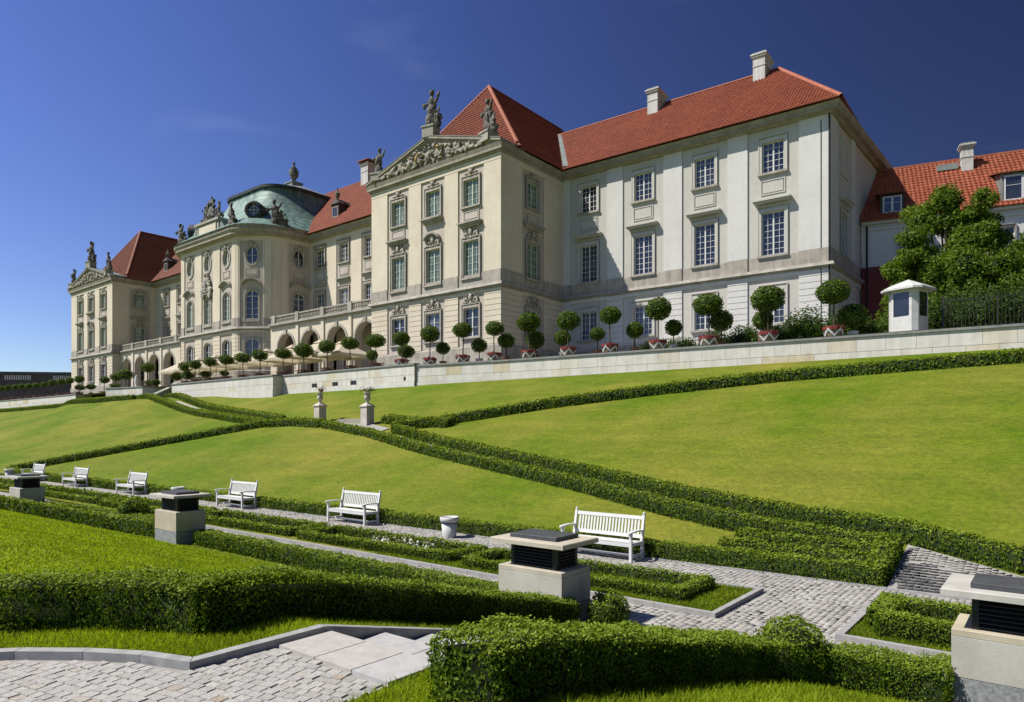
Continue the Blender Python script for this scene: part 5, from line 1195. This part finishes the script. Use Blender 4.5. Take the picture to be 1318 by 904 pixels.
# --- benches
def make_bench(label, u, v):
    F = TM(u, v, 0); t_ = empty('bench', F, label, 'bench', 'white slatted wooden benches on the path'); W = .88
    def rounded(mb, x0, x1, y0, y1, z0, z1): mb.box(x0, x1, y0, y1, z0, z1)
    for x in (-W, W):
        mb = MB(); mb.box(x-.03, x+.03, -.03, .03, 0, .62); mb.obj('leg', 'bench', t_, F)
        mb = MB(); mb.hexa([(x-.03,.50,0),(x+.03,.50,0),(x+.03,.565,0),(x-.03,.565,0),(x-.03,.46,.45),(x+.03,.46,.45),(x+.03,.53,.45),(x-.03,.53,.45)])
        mb.hexa([(x-.03,.46,.45),(x+.03,.46,.45),(x+.03,.53,.45),(x-.03,.53,.45),(x-.03,.57,.97),(x+.03,.57,.97),(x+.03,.62,.97),(x-.03,.62,.97)])
        mb.lathe([(.018,0),(.03,.02),(.03,.045),(.01,.06)], 8, x, .595, 0, .97); mb.obj('leg', 'bench', t_, F)
        mb = MB(); n = 6
        for k in range(n):
            y0, y1 = -.07+k*.60/n, -.07+(k+1)*.60/n; z0, z1 = .62+.018*math.sin(k/n*3.1), .62+.018*math.sin((k+1)/n*3.1)
            mb.hexa([(x-.04,y0,z0),(x+.04,y0,z0),(x+.04,y1,z1),(x-.04,y1,z1),(x-.04,y0,z0+.03),(x+.04,y0,z0+.03),(x+.04,y1,z1+.03),(x-.04,y1,z1+.03)])
        mb.lathe([(.001,-.03),(.03,-.02),(.035,0),(.03,.02),(.001,.035)], 8, x, -.075, 0, .62); mb.obj('armrest', 'bench', t_, F)
        mb = MB(); mb.box(x-.02, x+.02, .03, .5, .10, .15); mb.obj('stretcher', 'bench', t_, F)
        mb = MB(); mb.box(x-.02, x+.02, .03, .47, .34, .41); mb.obj('side_rail', 'bench', t_, F)
    mb = MB(); mb.box(-W+.03, W-.03, -.02, .02, .33, .41); mb.obj('front_rail', 'bench', t_, F)
    mb = MB(); mb.box(-W+.03, W-.03, .22, .26, .09, .14); mb.obj('stretcher', 'bench', t_, F)
    sm = MB().box(-W+.02, W-.02, -.032, .032, 0, .022).mesh('seat_slat', 'bench')
    for k in range(6): inst('seat_slat', sm, t_, F @ TM(0, .01+k*.085, .415-k*.006))
    lean = math.atan2(.1, .47)
    mb = MB(); mb.box(-W+.03, W-.03, -.02, .02, -.04, .04); rm = mb.mesh('back_rail', 'bench')
    inst('back_rail', rm, t_, F @ TM(0, .51, .50) @ Matrix.Rotation(-lean, 4, 'X')); inst('back_rail', rm, t_, F @ TM(0, .594, .90) @ Matrix.Rotation(-lean, 4, 'X'))
    sl = MB().box(-.022, .022, -.008, .008, 0, .36).mesh('back_slat', 'bench')
    for k in range(20): inst('back_slat', sl, t_, F @ TM(-W+.03+(k+1)*(2*W-.06)/21, .515, .53) @ Matrix.Rotation(-lean, 4, 'X'))
    return t_
def dup(root, mw, label):
    r_ = root.copy(); COL.objects.link(r_); r_.matrix_world = mw; r_['label'] = label; WM[r_.name] = mw
    for ch in list(root.children):
        c = ch.copy(); COL.objects.link(c); c.parent = r_; c.matrix_parent_inverse = ch.matrix_parent_inverse.copy()
        for g2 in list(ch.children):
            e = g2.copy(); COL.objects.link(e); e.parent = c
            for g3 in list(g2.children): pass
    return r_
b0 = make_bench('nearest white slatted bench, partly behind the middle vent block', -8.02, 12.95)
bl_ = ['white slatted bench between the two white tubs, left of the nearest tub', 'white slatted bench just right of the second vent block, third along the path', 'white slatted bench left of the tub by the second vent block',
       'white slatted bench second from the left end of the row in full view', 'small distant white bench right of the leftmost vent block, by the far tub', 'farthest white bench cut off by the left edge']
for lab, u in zip(bl_, (-16.9, -23.7, -32.7, -39.4, -45.7, -54.6)): dup(b0, TM(u, 13.0, 0), lab)
def tub(u, v, label):
    F = TM(u, v, 0); t_ = empty('white_tub', F, label, 'tub', 'white tubs beside the benches')
    MB().lathe([(.17,0),(.175,.02),(.215,.42),(.215,.42)], 24).obj('body', 'potwhite', t_, F, True)
    MB().lathe([(.217,.425),(.247,.43),(.252,.56),(.235,.565),(.225,.5),(.2,.48)], 24).obj('rim', 'potwhite', t_, F, True)
    MB().lathe([(.214,.405),(.219,.405),(.22,.42),(.2,.42)], 24).obj('band', 'iron', t_, F); MB().lathe([(.01,.48),(.21,.5)], 16).obj('soil', 'soil', t_, F)
tub(-12.55, 13.0, 'white round tub with dark band standing between the first two benches'); tub(-27.9, 13.1, 'white round tub behind the second vent block'); tub(-49.4, 13.1, 'distant white round tub above the leftmost vent block')

# --- urns on pedestals
def urn(u, v, label, seed, rz):
    z0 = float(g_np(u, v)); F = TM(u, v, z0); t_ = empty('urn_pedestal', F, label, 'urn', 'urns on pedestals at the landing')
    MB().box(-.30,.30,-.30,.30,-.1,.16).box(-.26,.26,-.26,.26,.16,.95).frust(0,0,.95,1.02,.26,.26,.31,.31).box(-.31,.31,-.31,.31,1.02,1.08).frust(0,0,1.08,1.22,.29,.29,.12,.12).obj('pedestal', 'urnstone', t_, F)
    MB().lathe([(.13,0),(.14,.04),(.06,.1),(.07,.14),(.17,.24),(.19,.34),(.15,.42),(.16,.55),(.23,.6),(.22,.62),(.14,.58)], 14).obj('vase', 'urnstone', t_, F @ TM(0,0,1.21), True)
    r_ = np.random.default_rng(seed); V = []
    Pn = []; 
    mb = MB()
    for k in range(11):
        a = r_.uniform(0, 6.28); ln = r_.uniform(.25, .62); x = math.cos(a)*ln*.75; y = math.sin(a)*ln*.75; z = r_.uniform(.02, .3)
        p0 = Vector((0, 0, 1.8)); p1 = Vector((x*.5, y*.5, 1.95+z)); p2 = Vector((x, y, 1.9+z*.5)); mb.bar(p0, p1, .014); mb.bar(p1, p2, .01)
        for q in range(9): w2 = q/8; Pn.append(p1.lerp(p2, w2)+Vector(r_.normal(0, .035, 3)))
        for q in range(5): Pn.append(p0.lerp(p1, q/5)+Vector(r_.normal(0, .04, 3)))
    vv, ff = leaf_quads(np.array([tuple(p) for p in Pn]), np.tile([0, 0, 1.], (len(Pn), 1)), .10, 1.0, .4)
    a, b2, c = merge([(np.array(mb.v), np.array(mb.f), 0), (vv, ff, 1)]); inst('dry_plant', np_mesh('dry_plant', a, b2, ['bark', 'dryleaf'], c), t_, F)
urn(-29.9, 24.45, 'nearer pale stone urn on a square pedestal with a dry reddish plant', 1, 0); urn(-35.0, 25.0, 'farther pale stone urn on a pedestal half behind the hedge', 2, 0)
t_ = MB().box(-33.3, -30.6, 25.0, 25.25, 3.0, 3.55).obj('landing_kerb_wall', 'belt_light'); tag(t_, 'low pale stone edge between the two urns', 'wall')
sg_ = [('long lawn marker', -9, 0)]

# --- terrace walls built of slabs
SL = {}
def terrace_wall(label, segs, group=None, slabl=1.32, low=None):
    p0 = segs[0][0]; t_ = empty('terrace_wall', TM(p0[0], p0[1], 6.0), label, 'wall', group)
    for (p, q, zt) in segs:
        F, Ln_ = FR(p, q)
        MB().box(0, Ln_, 0, .4, 4.2, zt-.12).obj('wall_core', 'belt_light', t_, F)
        MB().box(-.03, Ln_+.03, -.10, .5, zt-.12, zt).obj('coping', 'coping', t_, F)
        n = max(1, round(Ln_/slabl)); w_ = Ln_/n
        for (za, zb, off) in ((zt-.84, zt-.125, .0), (zt-1.28, zt-.85, .5)):
            for k in range(n + (1 if off else 0)):
                a = max(0, (k-off)*w_); c = min(Ln_, (k+1-off)*w_)
                if c-a < .05: continue
                key = (round(c-a, 3), round(zb-za, 3))
                if key not in SL: SL[key] = MB().box(.006, c-a-.006, -.02, .02, .005, zb-za-.005).mesh('stone_slab', 'limestone')
                inst('stone_slab', SL[key], t_, F @ TM(a, 0, za))
        key = ('b', round(Ln_, 2)); MB().box(0, Ln_, -.06, .02, 4.2, zt-1.29).obj('base_course', 'limestone', t_, F)
    return t_
W_R = terrace_wall('long pale limestone terrace wall from the pavilion corner to the right edge', [((-36.55, 34.42), (-30, 35.4), EYE+4.87), ((-30, 35.4), (18, 39.9), EYE+4.85)])
W_C = terrace_wall('limestone terrace wall below the arcade with three dark vents, ending in a shaded corner', [((-53.4, 34.25), (-36.56, 34.25), 7.8)])
W_L = terrace_wall('limestone terrace wall below the domed centre with a projecting corner', [((-72.2, 33.3), (-53.38, 33.3), 7.8), ((-53.38, 33.3), (-53.38, 34.25), 7.795)])
W_B = terrace_wall('pale corner bastion wall beside the upper left ramp', [((-84.6, 31.6), (-82, 32.3), 7.8), ((-82, 32.3), (-78.0, 32.8), 7.795), ((-78.0, 32.8), (-77.2, 36), 7.8)])
W_F = terrace_wall('far left limestone terrace wall under the row of small trees', [((-150, 34.1), (-101, 34.1), 7.8), ((-101, 34.1), (-101, 36), 7.795)])
W_G = terrace_wall('low pale wall between the bastion and the far left wall', [((-101, 36.2), (-84.6, 36.2), 7.4)])
for x in (-48.7, -45.9, -43.55):
    MB().box(x-.34, x+.34, 34.2, 34.23, 6.35, 6.85).obj('vent_opening', 'iron', W_C)
MB().box(-37.7, -37.5, 34.2, 34.23, 6.6, 6.85).obj('drain_hole', 'iron', W_C)
mb = MB(); mb.bar((-77.9, 33.0, 6.45), (-73.0, 34.0, 7.75), .25, .18); mb.bar((-73, 34.0, 7.6), (-73, 34.0, 6.0), .35, .5); o = mb.obj('stair_parapet', 'limestone'); tag(o, 'short sloping pale stair parapet beside the bastion', 'parapet')
MB().box(-.45, .45, -.45, .45, 0, 1.3).box(-.55, .55, -.55, .55, 1.3, 1.42).obj('stone_pier', 'limestone', None, TM(-73.2, 34.6, 6.6)); tag(D.objects['stone_pier'], 'square pale pier at the top of the upper left ramp', 'pier')
MB().lathe([(.2,0),(.22,.1),(.1,.2),(.17,.5),(.2,.8),(.1,1.0),(.13,1.15),(.02,1.35)], 12).obj('white_finial', 'sash', None, TM(-80.5, 33.2, 7.8), True); tag(D.objects['white_finial'], 'slim white finial standing on the bastion wall', 'finial')

# --- potted topiary trees
FRONT = [(-9.21,38.35,2.41,.87,.61),(-12.47,38.05,2.4,.94,.64),(-15.77,37.74,2.44,.81,.63),(-18.81,37.45,2.47,.79,.65),(-21.96,37.16,2.4,.68,.54),(-24.91,36.88,2.32,.76,.58),(-27.9,36.6,2.49,.84,.58),(-30.76,36.34,2.31,.65,.49),(-33.51,36.08,2.43,.73,.5),(-36.59,35.79,2.39,.75,.58),(-39.01,35.2,2.19,.65,.53),(-41.98,35.2,2.26,.76,.49),(-45.18,35.2,2.34,.76,.51),(-48.35,35.2,2.3,.72,.53),(-51.65,35.2,2.25,.82,.58),(-54.87,35.2,2.21,.74,.49),(-57.3,34.4,2.15,.78,.5),(-60.2,34.4,2.1,.81,.48),(-63.27,34.4,2.12,.76,.49),(-66.41,34.4,2.15,.7,.47),(-69.55,34.4,2.05,.68,.44),(-72.55,34.9,2.04,.74,.49),(-82.28,35.2,2.56,.85,.58),(-92.86,37.0,2.41,.93,.63),(-96.39,37.2,2.3,.7,.5),(-100.1,37.2,2.1,.62,.46),(-103.13,35.2,2.22,.63,.47),(-106.4,35.2,2.17,.59,.43),(-109.62,35.2,2.15,.55,.44),(-113.35,35.2,2.16,.56,.45),(-116.48,35.2,2.07,.51,.4),(-119.81,35.2,2.1,.52,.41),(-123.28,35.2,2.13,.54,.42),(-126.53,35.2,2.2,.49,.43),(-129.9,35.2,2.22,.5,.43),(-133.42,35.2,2.3,.51,.44),(-136.66,35.2,2.31,.51,.45)]
BACK = [(-8.51,39.42,1.22,.74,.62),(-13.08,38.99,1.43,.57,.53),(-15.4,38.73,1.58,.68,.59),(-18.3,38.5,1.43,.52,.47),(-20.82,38.27,1.5,.54,.49),(-23.4,38.02,1.46,.5,.4),(-25.98,37.78,1.4,.57,.47),(-28.1,37.57,1.42,.64,.59),(-30.5,37.34,1.54,.61,.5),(-32.85,37.14,1.36,.59,.48),(-36.2,36.8,1.38,.53,.44),(-39.6,36.2,1.34,.67,.48),(-43.66,36.2,1.36,.47,.41),(-65.47,35.4,.98,.47,.27),(-69.23,35.4,1.12,.61,.32),(-73.6,35.6,1.19,.75,.42),(-78.19,36.6,1.38,.66,.48),(-82.7,36.2,.91,.59,.36),(-87.03,37.4,1.13,.57,.38),(-98.23,37.8,1.25,.66,.36),(-102.4,36.4,1.2,.63,.37),(-106.26,36.4,1.25,.7,.38)]
def crown_mesh(s, n, seed):
    mb = MB(); ico_core(mb, (0, 0, 0), .86, .86); vv, ff = ball_parts((0, 0, 0), 1, 1, s, n, seedk=seed)
    a, b2, c = merge([(np.array(mb.v), np.array(mb.f), 0), (vv, ff, 1)]); return np_mesh('crown', a, b2, ['core', 'leaftop'], c)
CRN = [crown_mesh(.19, 1700, 1+.13*k) for k in range(4)]; CRF = [crown_mesh(.26, 620, 1+.1*k) for k in range(3)]
def pot_meshes():
    b_ = MB(); b_.lathe([(.36,0),(.40,.02),(.50,.40),(.50,.42)], 12); body = b_.mesh('pot', 'potgreen')
    r_ = MB(); r_.lathe([(.505,.40),(.54,.41),(.55,.56),(.52,.58),(.48,.56)], 12); rim = r_.mesh('rim', 'potred')
    z = MB(); n = 10
    for k in range(n):
        a0, a1 = 2*math.pi*k/n, 2*math.pi*(k+1)/n; z0, z1 = (.10, .44) if k % 2 == 0 else (.44, .10)
        rr = lambda zz: .41+.25*zz+.012
        def pt(a, zz, r2=0): q = rr(max(zz, 0))+r2; return (q*math.cos(a), q*math.sin(a), zz)
        m_ = 3
        for j in range(m_):
            A0 = a0+(a1-a0)*j/m_; A1 = a0+(a1-a0)*(j+1)/m_; Z0 = z0+(z1-z0)*j/m_; Z1 = z0+(z1-z0)*(j+1)/m_
            z.poly([pt(A0, Z0-.075), pt(A1, Z1-.075), pt(A1, Z1+.075), pt(A0, Z0+.075)])
    zz_ = z.mesh('zigzag_band', 'potwhite')
    n_ = 260; P = np.stack([rng.normal(0, .26, n_), rng.normal(0, .26, n_), rng.uniform(.52, .72, n_)], 1); vv, ff = leaf_quads(P, np.tile([0, 0, 1.], (n_, 1)), .11, 1., .8); fl_ = np_mesh('flowers', vv, ff, 'flower')
    tr = MB(); tr.lathe([(.045,.4),(.04,1.2),(.035,1.9)], 8); trunk = tr.mesh('trunk', 'bark')
    pl_ = MB(); pl_.box(-.5, .5, -.35, .35, 0, .34); plan = pl_.mesh('planter_box', 'iron')
    return body, rim, zz_, fl_, trunk, plan
PB, PRm, PZZ, PFL, PTR, PPL = pot_meshes()
for i, (u, v, zc, rx, rz) in enumerate(FRONT):
    near = u > -56; chev = u > -40.5; F = TM(u, v, TER, i*.7)
    where = ORD[i]+' from the right in the front terrace row' if i < 22 else ('standing alone in front of the left arcade' if i == 22 else ORD[len(FRONT)-1-i]+' from the left edge in the far row')
    lab = 'topiary in %s, %s' % ('a zigzag painted pot' if chev else 'a dark planter', where)
    t_ = empty('potted_tree', F, lab, 'potted tree', 'topiary trees along the terrace wall')
    inst('crown', (CRN[i % 4] if near else CRF[i % 3]), t_, F @ Matrix.Translation((random.uniform(-.05, .05), random.uniform(-.05, .05), zc)) @ Matrix.Rotation(random.uniform(-.12, .12), 4, 'X') @ Matrix.Diagonal((rx*random.uniform(.88, 1), rx*random.uniform(.88, 1), rz*random.uniform(.92, 1.04), 1)))
    inst('trunk', PTR, t_, F @ Matrix.Rotation(random.uniform(-.03, .03), 4, 'X') @ Matrix.Rotation(random.uniform(-.03, .03), 4, 'Y') @ Matrix.Diagonal((1, 1, max(.6, zc/2.0), 1)))
    if chev:
        pt = inst('pot', PB, t_, F); inst('rim', PRm, pt, F); inst('zigzag_band', PZZ, pt, F)
        inst('flowers', PFL, t_, F @ Matrix.Diagonal((.75, .75, .9, 1)))['kind'] = 'stuff'
    else: inst('planter_box', PPL, t_, TM(u, v, TER)); inst('flowers', PFL, t_, F @ Matrix.Diagonal((1.2, 1, .72, 1)))['kind'] = 'stuff'
for i, (u, v, zc, rx, rz) in enumerate(BACK):
    rx *= .94; rz *= .94
    near = u > -56; F = TM(u, v, TER, i*.9)
    lab = 'small low topiary ball in the second row behind the wall, %s from the right' % ORD[i]
    t_ = empty('small_topiary', F, lab, 'topiary', 'small topiary balls in the second row')
    inst('crown', (CRN[(i+1) % 4] if near else CRF[i % 3]), t_, F @ Matrix.Translation((0, 0, zc)) @ Matrix.Diagonal((rx, rx, rz*1.05, 1)))
    inst('trunk', PTR, t_, F @ Matrix.Diagonal((.9, .9, max(.4, zc/2), 1)))
    MB().lathe([(.2,0),(.28,.35),(.3,.4),(.24,.42)], 10).obj('pot', 'potwhite' if i % 3 == 0 else 'terracotta', t_, F)
# --- shrubs and trees on the right
def leaf_cloud(name, blobs, s, per, mat, core=True):
    parts = []; mb = MB()
    for (x, y, z, rx, rz) in blobs:
        n_ = int(per*rx*rx); P = rng.normal(size=(n_, 3)); P /= np.linalg.norm(P, axis=1, keepdims=True)
        sub = rng.normal(size=(26, 3)); sub /= np.linalg.norm(sub, axis=1, keepdims=True); cl = sub[rng.integers(0, 26, n_)]
        q = cl*.70+P*.42; q *= rng.uniform(.75, 1.08, n_)[:, None]
        vv, ff = leaf_quads(q*np.array([rx, rx, rz])+np.array([x, y, z]), P, s, .9, .6); parts.append((vv, ff, 1)); ico_core(mb, (x, y, z), rx*.42, rz*.42)
    parts.insert(0, (np.array(mb.v), np.array(mb.f), 0)); a, b2, c = merge(parts); return np_mesh(name, a, b2, ['core', mat], c)
def loosen(blobs, seed):
    q = random.Random(seed); out = []
    for (x, y, z, rx, rz) in blobs:
        for k in range(3):
            a = q.uniform(0, 6.28); e_ = q.uniform(.35, .75); out.append((x+rx*e_*math.cos(a), y+rx*e_*math.sin(a), z+rz*q.uniform(-.5, .75), rx*q.uniform(.45, .7), rz*q.uniform(.42, .66)))
        out.append((x, y, z, rx*.6, rz*.6))
    return out
def tree(u, v, label, blobs, s=.17, per=1500, mat='leaftree', h=4):
    blobs = loosen(blobs, int(abs(u*7)))
    F = TM(u, v, TER); t_ = empty('leafy_tree', F, label, 'tree', 'trees in front of the side house'); inst('crown', leaf_cloud('crown', blobs, s, per, mat), t_, F)
    mb = MB(); mb.lathe([(.24,0),(.18,1.5),(.14,h)], 8)
    for (x, y, z, rx, rz) in blobs[:6]: mb.bar((0, 0, min(z, h)*.6), (x*.7, y*.7, z), .1)
    mb.obj('trunk', 'bark', t_, F)
r_ = random.Random(5)
tree(-5.4, 49.5, 'tallest leafy green tree right of the guard booth, in front of the side house', [(.2,0,9.3,1.2,1.0),(-.4,0,8.0,1.7,1.3),(1.4,0,8.2,1.4,1.1),(-1.3,-.3,6.3,1.8,1.3),(1.7,-.3,6.9,1.7,1.3),(-2.2,-.3,4.8,1.5,1.1),(0,-1,5.0,2.3,1.7),(-1.6,-.5,3.6,1.7,1.5),(1.8,-.6,4.2,2.1,1.7),(.2,-1,3.0,2.4,1.6),(-2.6,-.6,2.6,1.2,1.2),(.9,0,8.0,1.1,1.0)])
tree(-1.2, 49, 'broad pale green tree at the right edge below the dormer', [(0,0,5.9,1.6,1.2),(1.4,0,7.0,1.7,1.3),(2.8,0,7.4,1.5,1.2),(-.9,-.5,3.8,1.9,1.4),(1.4,-.5,4.2,2.2,1.6),(3.3,0,5.5,2.1,1.8),(4.2,0,7.2,1.6,1.4),(.3,-1,2.4,2.2,1.5),(2.8,-1,2.8,2.3,1.6)], mat='leaftree')
tree(3.8, 50, 'leafy tree just outside the right edge', [(0,0,7,2.2,1.8),(-1,0,5.5,2.2,1.8),(1.5,0,4,2.4,1.8),(-.5,-1,3,2.2,1.6)])
def shrub(u, v, r_, h, label, s=.13, per=1500, mat='leafdark'):
    o = link(D.objects.new('shrub', leaf_cloud('shrub', [(0, 0, h*.5, r_, h*.55), (r_*.5, .1, h*.35, r_*.7, h*.4), (-r_*.5, -.1, h*.35, r_*.7, h*.4)], s, per, mat)), None, TM(u, v, TER)); tag(o, label, 'shrub', 'loose shrubs on the terrace')
SH = [(-11.3,40.6,1.25,2.1,'dark shrub left of the last potted tree, against the white wing corner'),(-9.3,41.0,1.1,2.0,'shrub directly behind the rightmost big potted tree'),(-7.9,40.8,.8,1.3,'low bright shrub left of the guard booth'),(-12.9,40.0,.9,1.15,'low dark shrub in front of the last ground floor window'),
      (-14.6,40.2,.9,1.35,'low dark shrub between two potted trees near the white wing'),(-16.3,40.0,.8,1.2,'low shrub behind the third potted tree'),(-18.6,40.1,.9,1.0,'low shrub behind the little iron fence'),(-20.6,40.1,.8,.9,'low shrub at the left end of the little iron fence'),
      (-4.6,42.6,1.3,2.6,'dark shrub just behind the guard booth'),(-3.0,41.6,1.5,2.4,'shrub behind the iron fence right of the booth'),(-1.0,41.8,1.6,2.6,'bright shrub behind the iron fence near the right edge'),(1.2,42,1.6,2.5,'shrub behind the iron fence at the right edge'),(-6.4,44.5,1.5,2.8,'tall dark shrub under the tallest tree')]
for a in SH: shrub(*a)
# --- guard booth
def booth(u, v, rz):
    F = TM(u, v, TER, rz); t_ = empty('guard_booth', F, 'small white guard booth with a shallow pyramid roof on the terrace', 'booth'); a = .72; c = .22
    oct_ = [(-a+c,-a),(a-c,-a),(a,-a+c),(a,a-c),(a-c,a),(-a+c,a),(-a,a-c),(-a,-a+c)]
    def ringp(k): return [(x*k, y*k) for x, y in oct_]
    mb = MB()
    for i in range(8):
        p, q = oct_[i], oct_[(i+1) % 8]; z1 = .95
        if i % 2: mb.poly([(*p,0),(*q,0),(*q,2.3),(*p,2.3)])
        else:
            P, Q = Vector(p), Vector(q); d_ = (Q-P).normalized(); p2 = P+d_*.12; q2 = Q-d_*.12
            mb.poly([(*p,0),(*q,0),(*q,.9),(*p,.9)]); mb.poly([(*p,2.1),(*q,2.1),(*q,2.3),(*p,2.3)])
            mb.poly([(*p,.9),(*p2,.9),(*p2,2.1),(*p,2.1)]); mb.poly([(*q2,.9),(*q,.9),(*q,2.1),(*q2,2.1)])
    mb.obj('walls', 'potwhite', t_, F)
    mb = MB()
    for i in range(0, 8, 2):
        P, Q = Vector(oct_[i]), Vector(oct_[(i+1) % 8]); d_ = (Q-P).normalized(); n_ = Vector((-d_.y, d_.x))*.03; p2 = P+d_*.12+n_; q2 = Q-d_*.12+n_
        mb.poly([(*p2,.9),(*q2,.9),(*q2,2.1),(*p2,2.1)])
    mb.obj('pane', 'glass', t_, F)
    mb = MB(); e = ringp(1.42); f = ringp(1.3); 
    for i in range(8):
        p, q = e[i], e[(i+1) % 8]; r2, s2 = f[i], f[(i+1) % 8]; w1, w2 = oct_[i], oct_[(i+1) % 8]
        mb.poly([(*p,2.22),(*q,2.22),(*q,2.32),(*p,2.32)]); mb.poly([(*p,2.32),(*q,2.32),(q[0]*.72,q[1]*.72,2.5),(p[0]*.72,p[1]*.72,2.5)]); mb.poly([(p[0]*.72,p[1]*.72,2.5),(q[0]*.72,q[1]*.72,2.5),(0,0,2.85)]); mb.poly([(*w1,2.3),(*w2,2.3),(*q,2.22),(*p,2.22)])
    mb.obj('roof', 'potwhite', t_, F); MB().box(-.15,.15,-a-.03,-a+.01,.1,.16).obj('vent_slot', 'iron', t_, F)
booth(-6.0, 39.7, R(-17))
# --- fences
def iron_fence(label, p, q, h, step, z0=TER, name='iron_fence'):
    F, Ln_ = FR(p, q); F = F @ TM(0, 0, z0); t_ = empty(name, F, label, 'fence')
    MB().box(0, Ln_, -.02, .02, h-.18, h-.14).box(0, Ln_, -.02, .02, .12, .16).obj('rail', 'iron', t_, F)
    me = MB().box(-.012, .012, -.012, .012, 0, h).frust(0, 0, h, h+.07, .02, .02, .001, .001).mesh('bar', 'iron'); n = int(Ln_/step)
    for k in range(n+1): inst('bar', me, t_, F @ TM(k*step, 0, 0))
    pm = MB().box(-.035,.035,-.035,.035,0,h+.1).mesh('post', 'iron')
    for k in range(int(Ln_/2.2)+1): inst('post', pm, t_, F @ TM(k*2.2+.05, 0, 0))
iron_fence('dark iron railing with thin bars right of the guard booth', (-4.55, 39.9), (5.2, 40.8), 1.75, .16)
iron_fence('little dark iron fence behind the potted trees before the white wing', (-32.5, 38.9), (-14.5, 39.6), .85, .16, name='low_iron_fence')
# --- parasols on the terrace
pm = MB()
e, hz = 2.0, 2.0
ring_ = [(-e,-e),(0,-e*1.0),(e,-e),(e,0),(e,e),(0,e),(-e,e),(-e,0)]
for i in range(8):
    p, q = ring_[i], ring_[(i+1) % 8]; pm.poly([(*p,hz),(*q,hz),(.0,0,hz+1.25)]); pm.poly([(*p,hz-.22),(*q,hz-.22),(*q,hz),(*p,hz)])
cano = pm.mesh('canopy', 'canvas'); vent_ = MB().frust(0,0,hz+1.05,hz+1.42,.5,.5,.02,.02).mesh('top_vent', 'canvas'); pole = MB().lathe([(.04,0),(.035,hz+1.2)], 8).box(-.4,.4,-.4,.4,0,.08).mesh('pole', 'chimney')
for i, (u, v, sc_) in enumerate([(-49.6, 37.8, .95), (-52.9, 37.9, 1.06), (-57.0, 37.6, 1.0), (-61.0, 37.4, .98), (-65.2, 36.9, .98), (-69.4, 36.6, .96), (-73.4, 36.8, .96), (-77.6, 37.0, .94)]):
    F = TM(u, v, TER, 0, sc_); t_ = empty('parasol', F, 'open cream square cafe parasol, %s from the right, behind the terrace wall' % ORD[i], 'parasol', 'cream cafe parasols in front of the domed centre')
    inst('canopy', cano, t_, F); inst('top_vent', vent_, t_, F); inst('pole', pole, t_, F)
mb = MB()
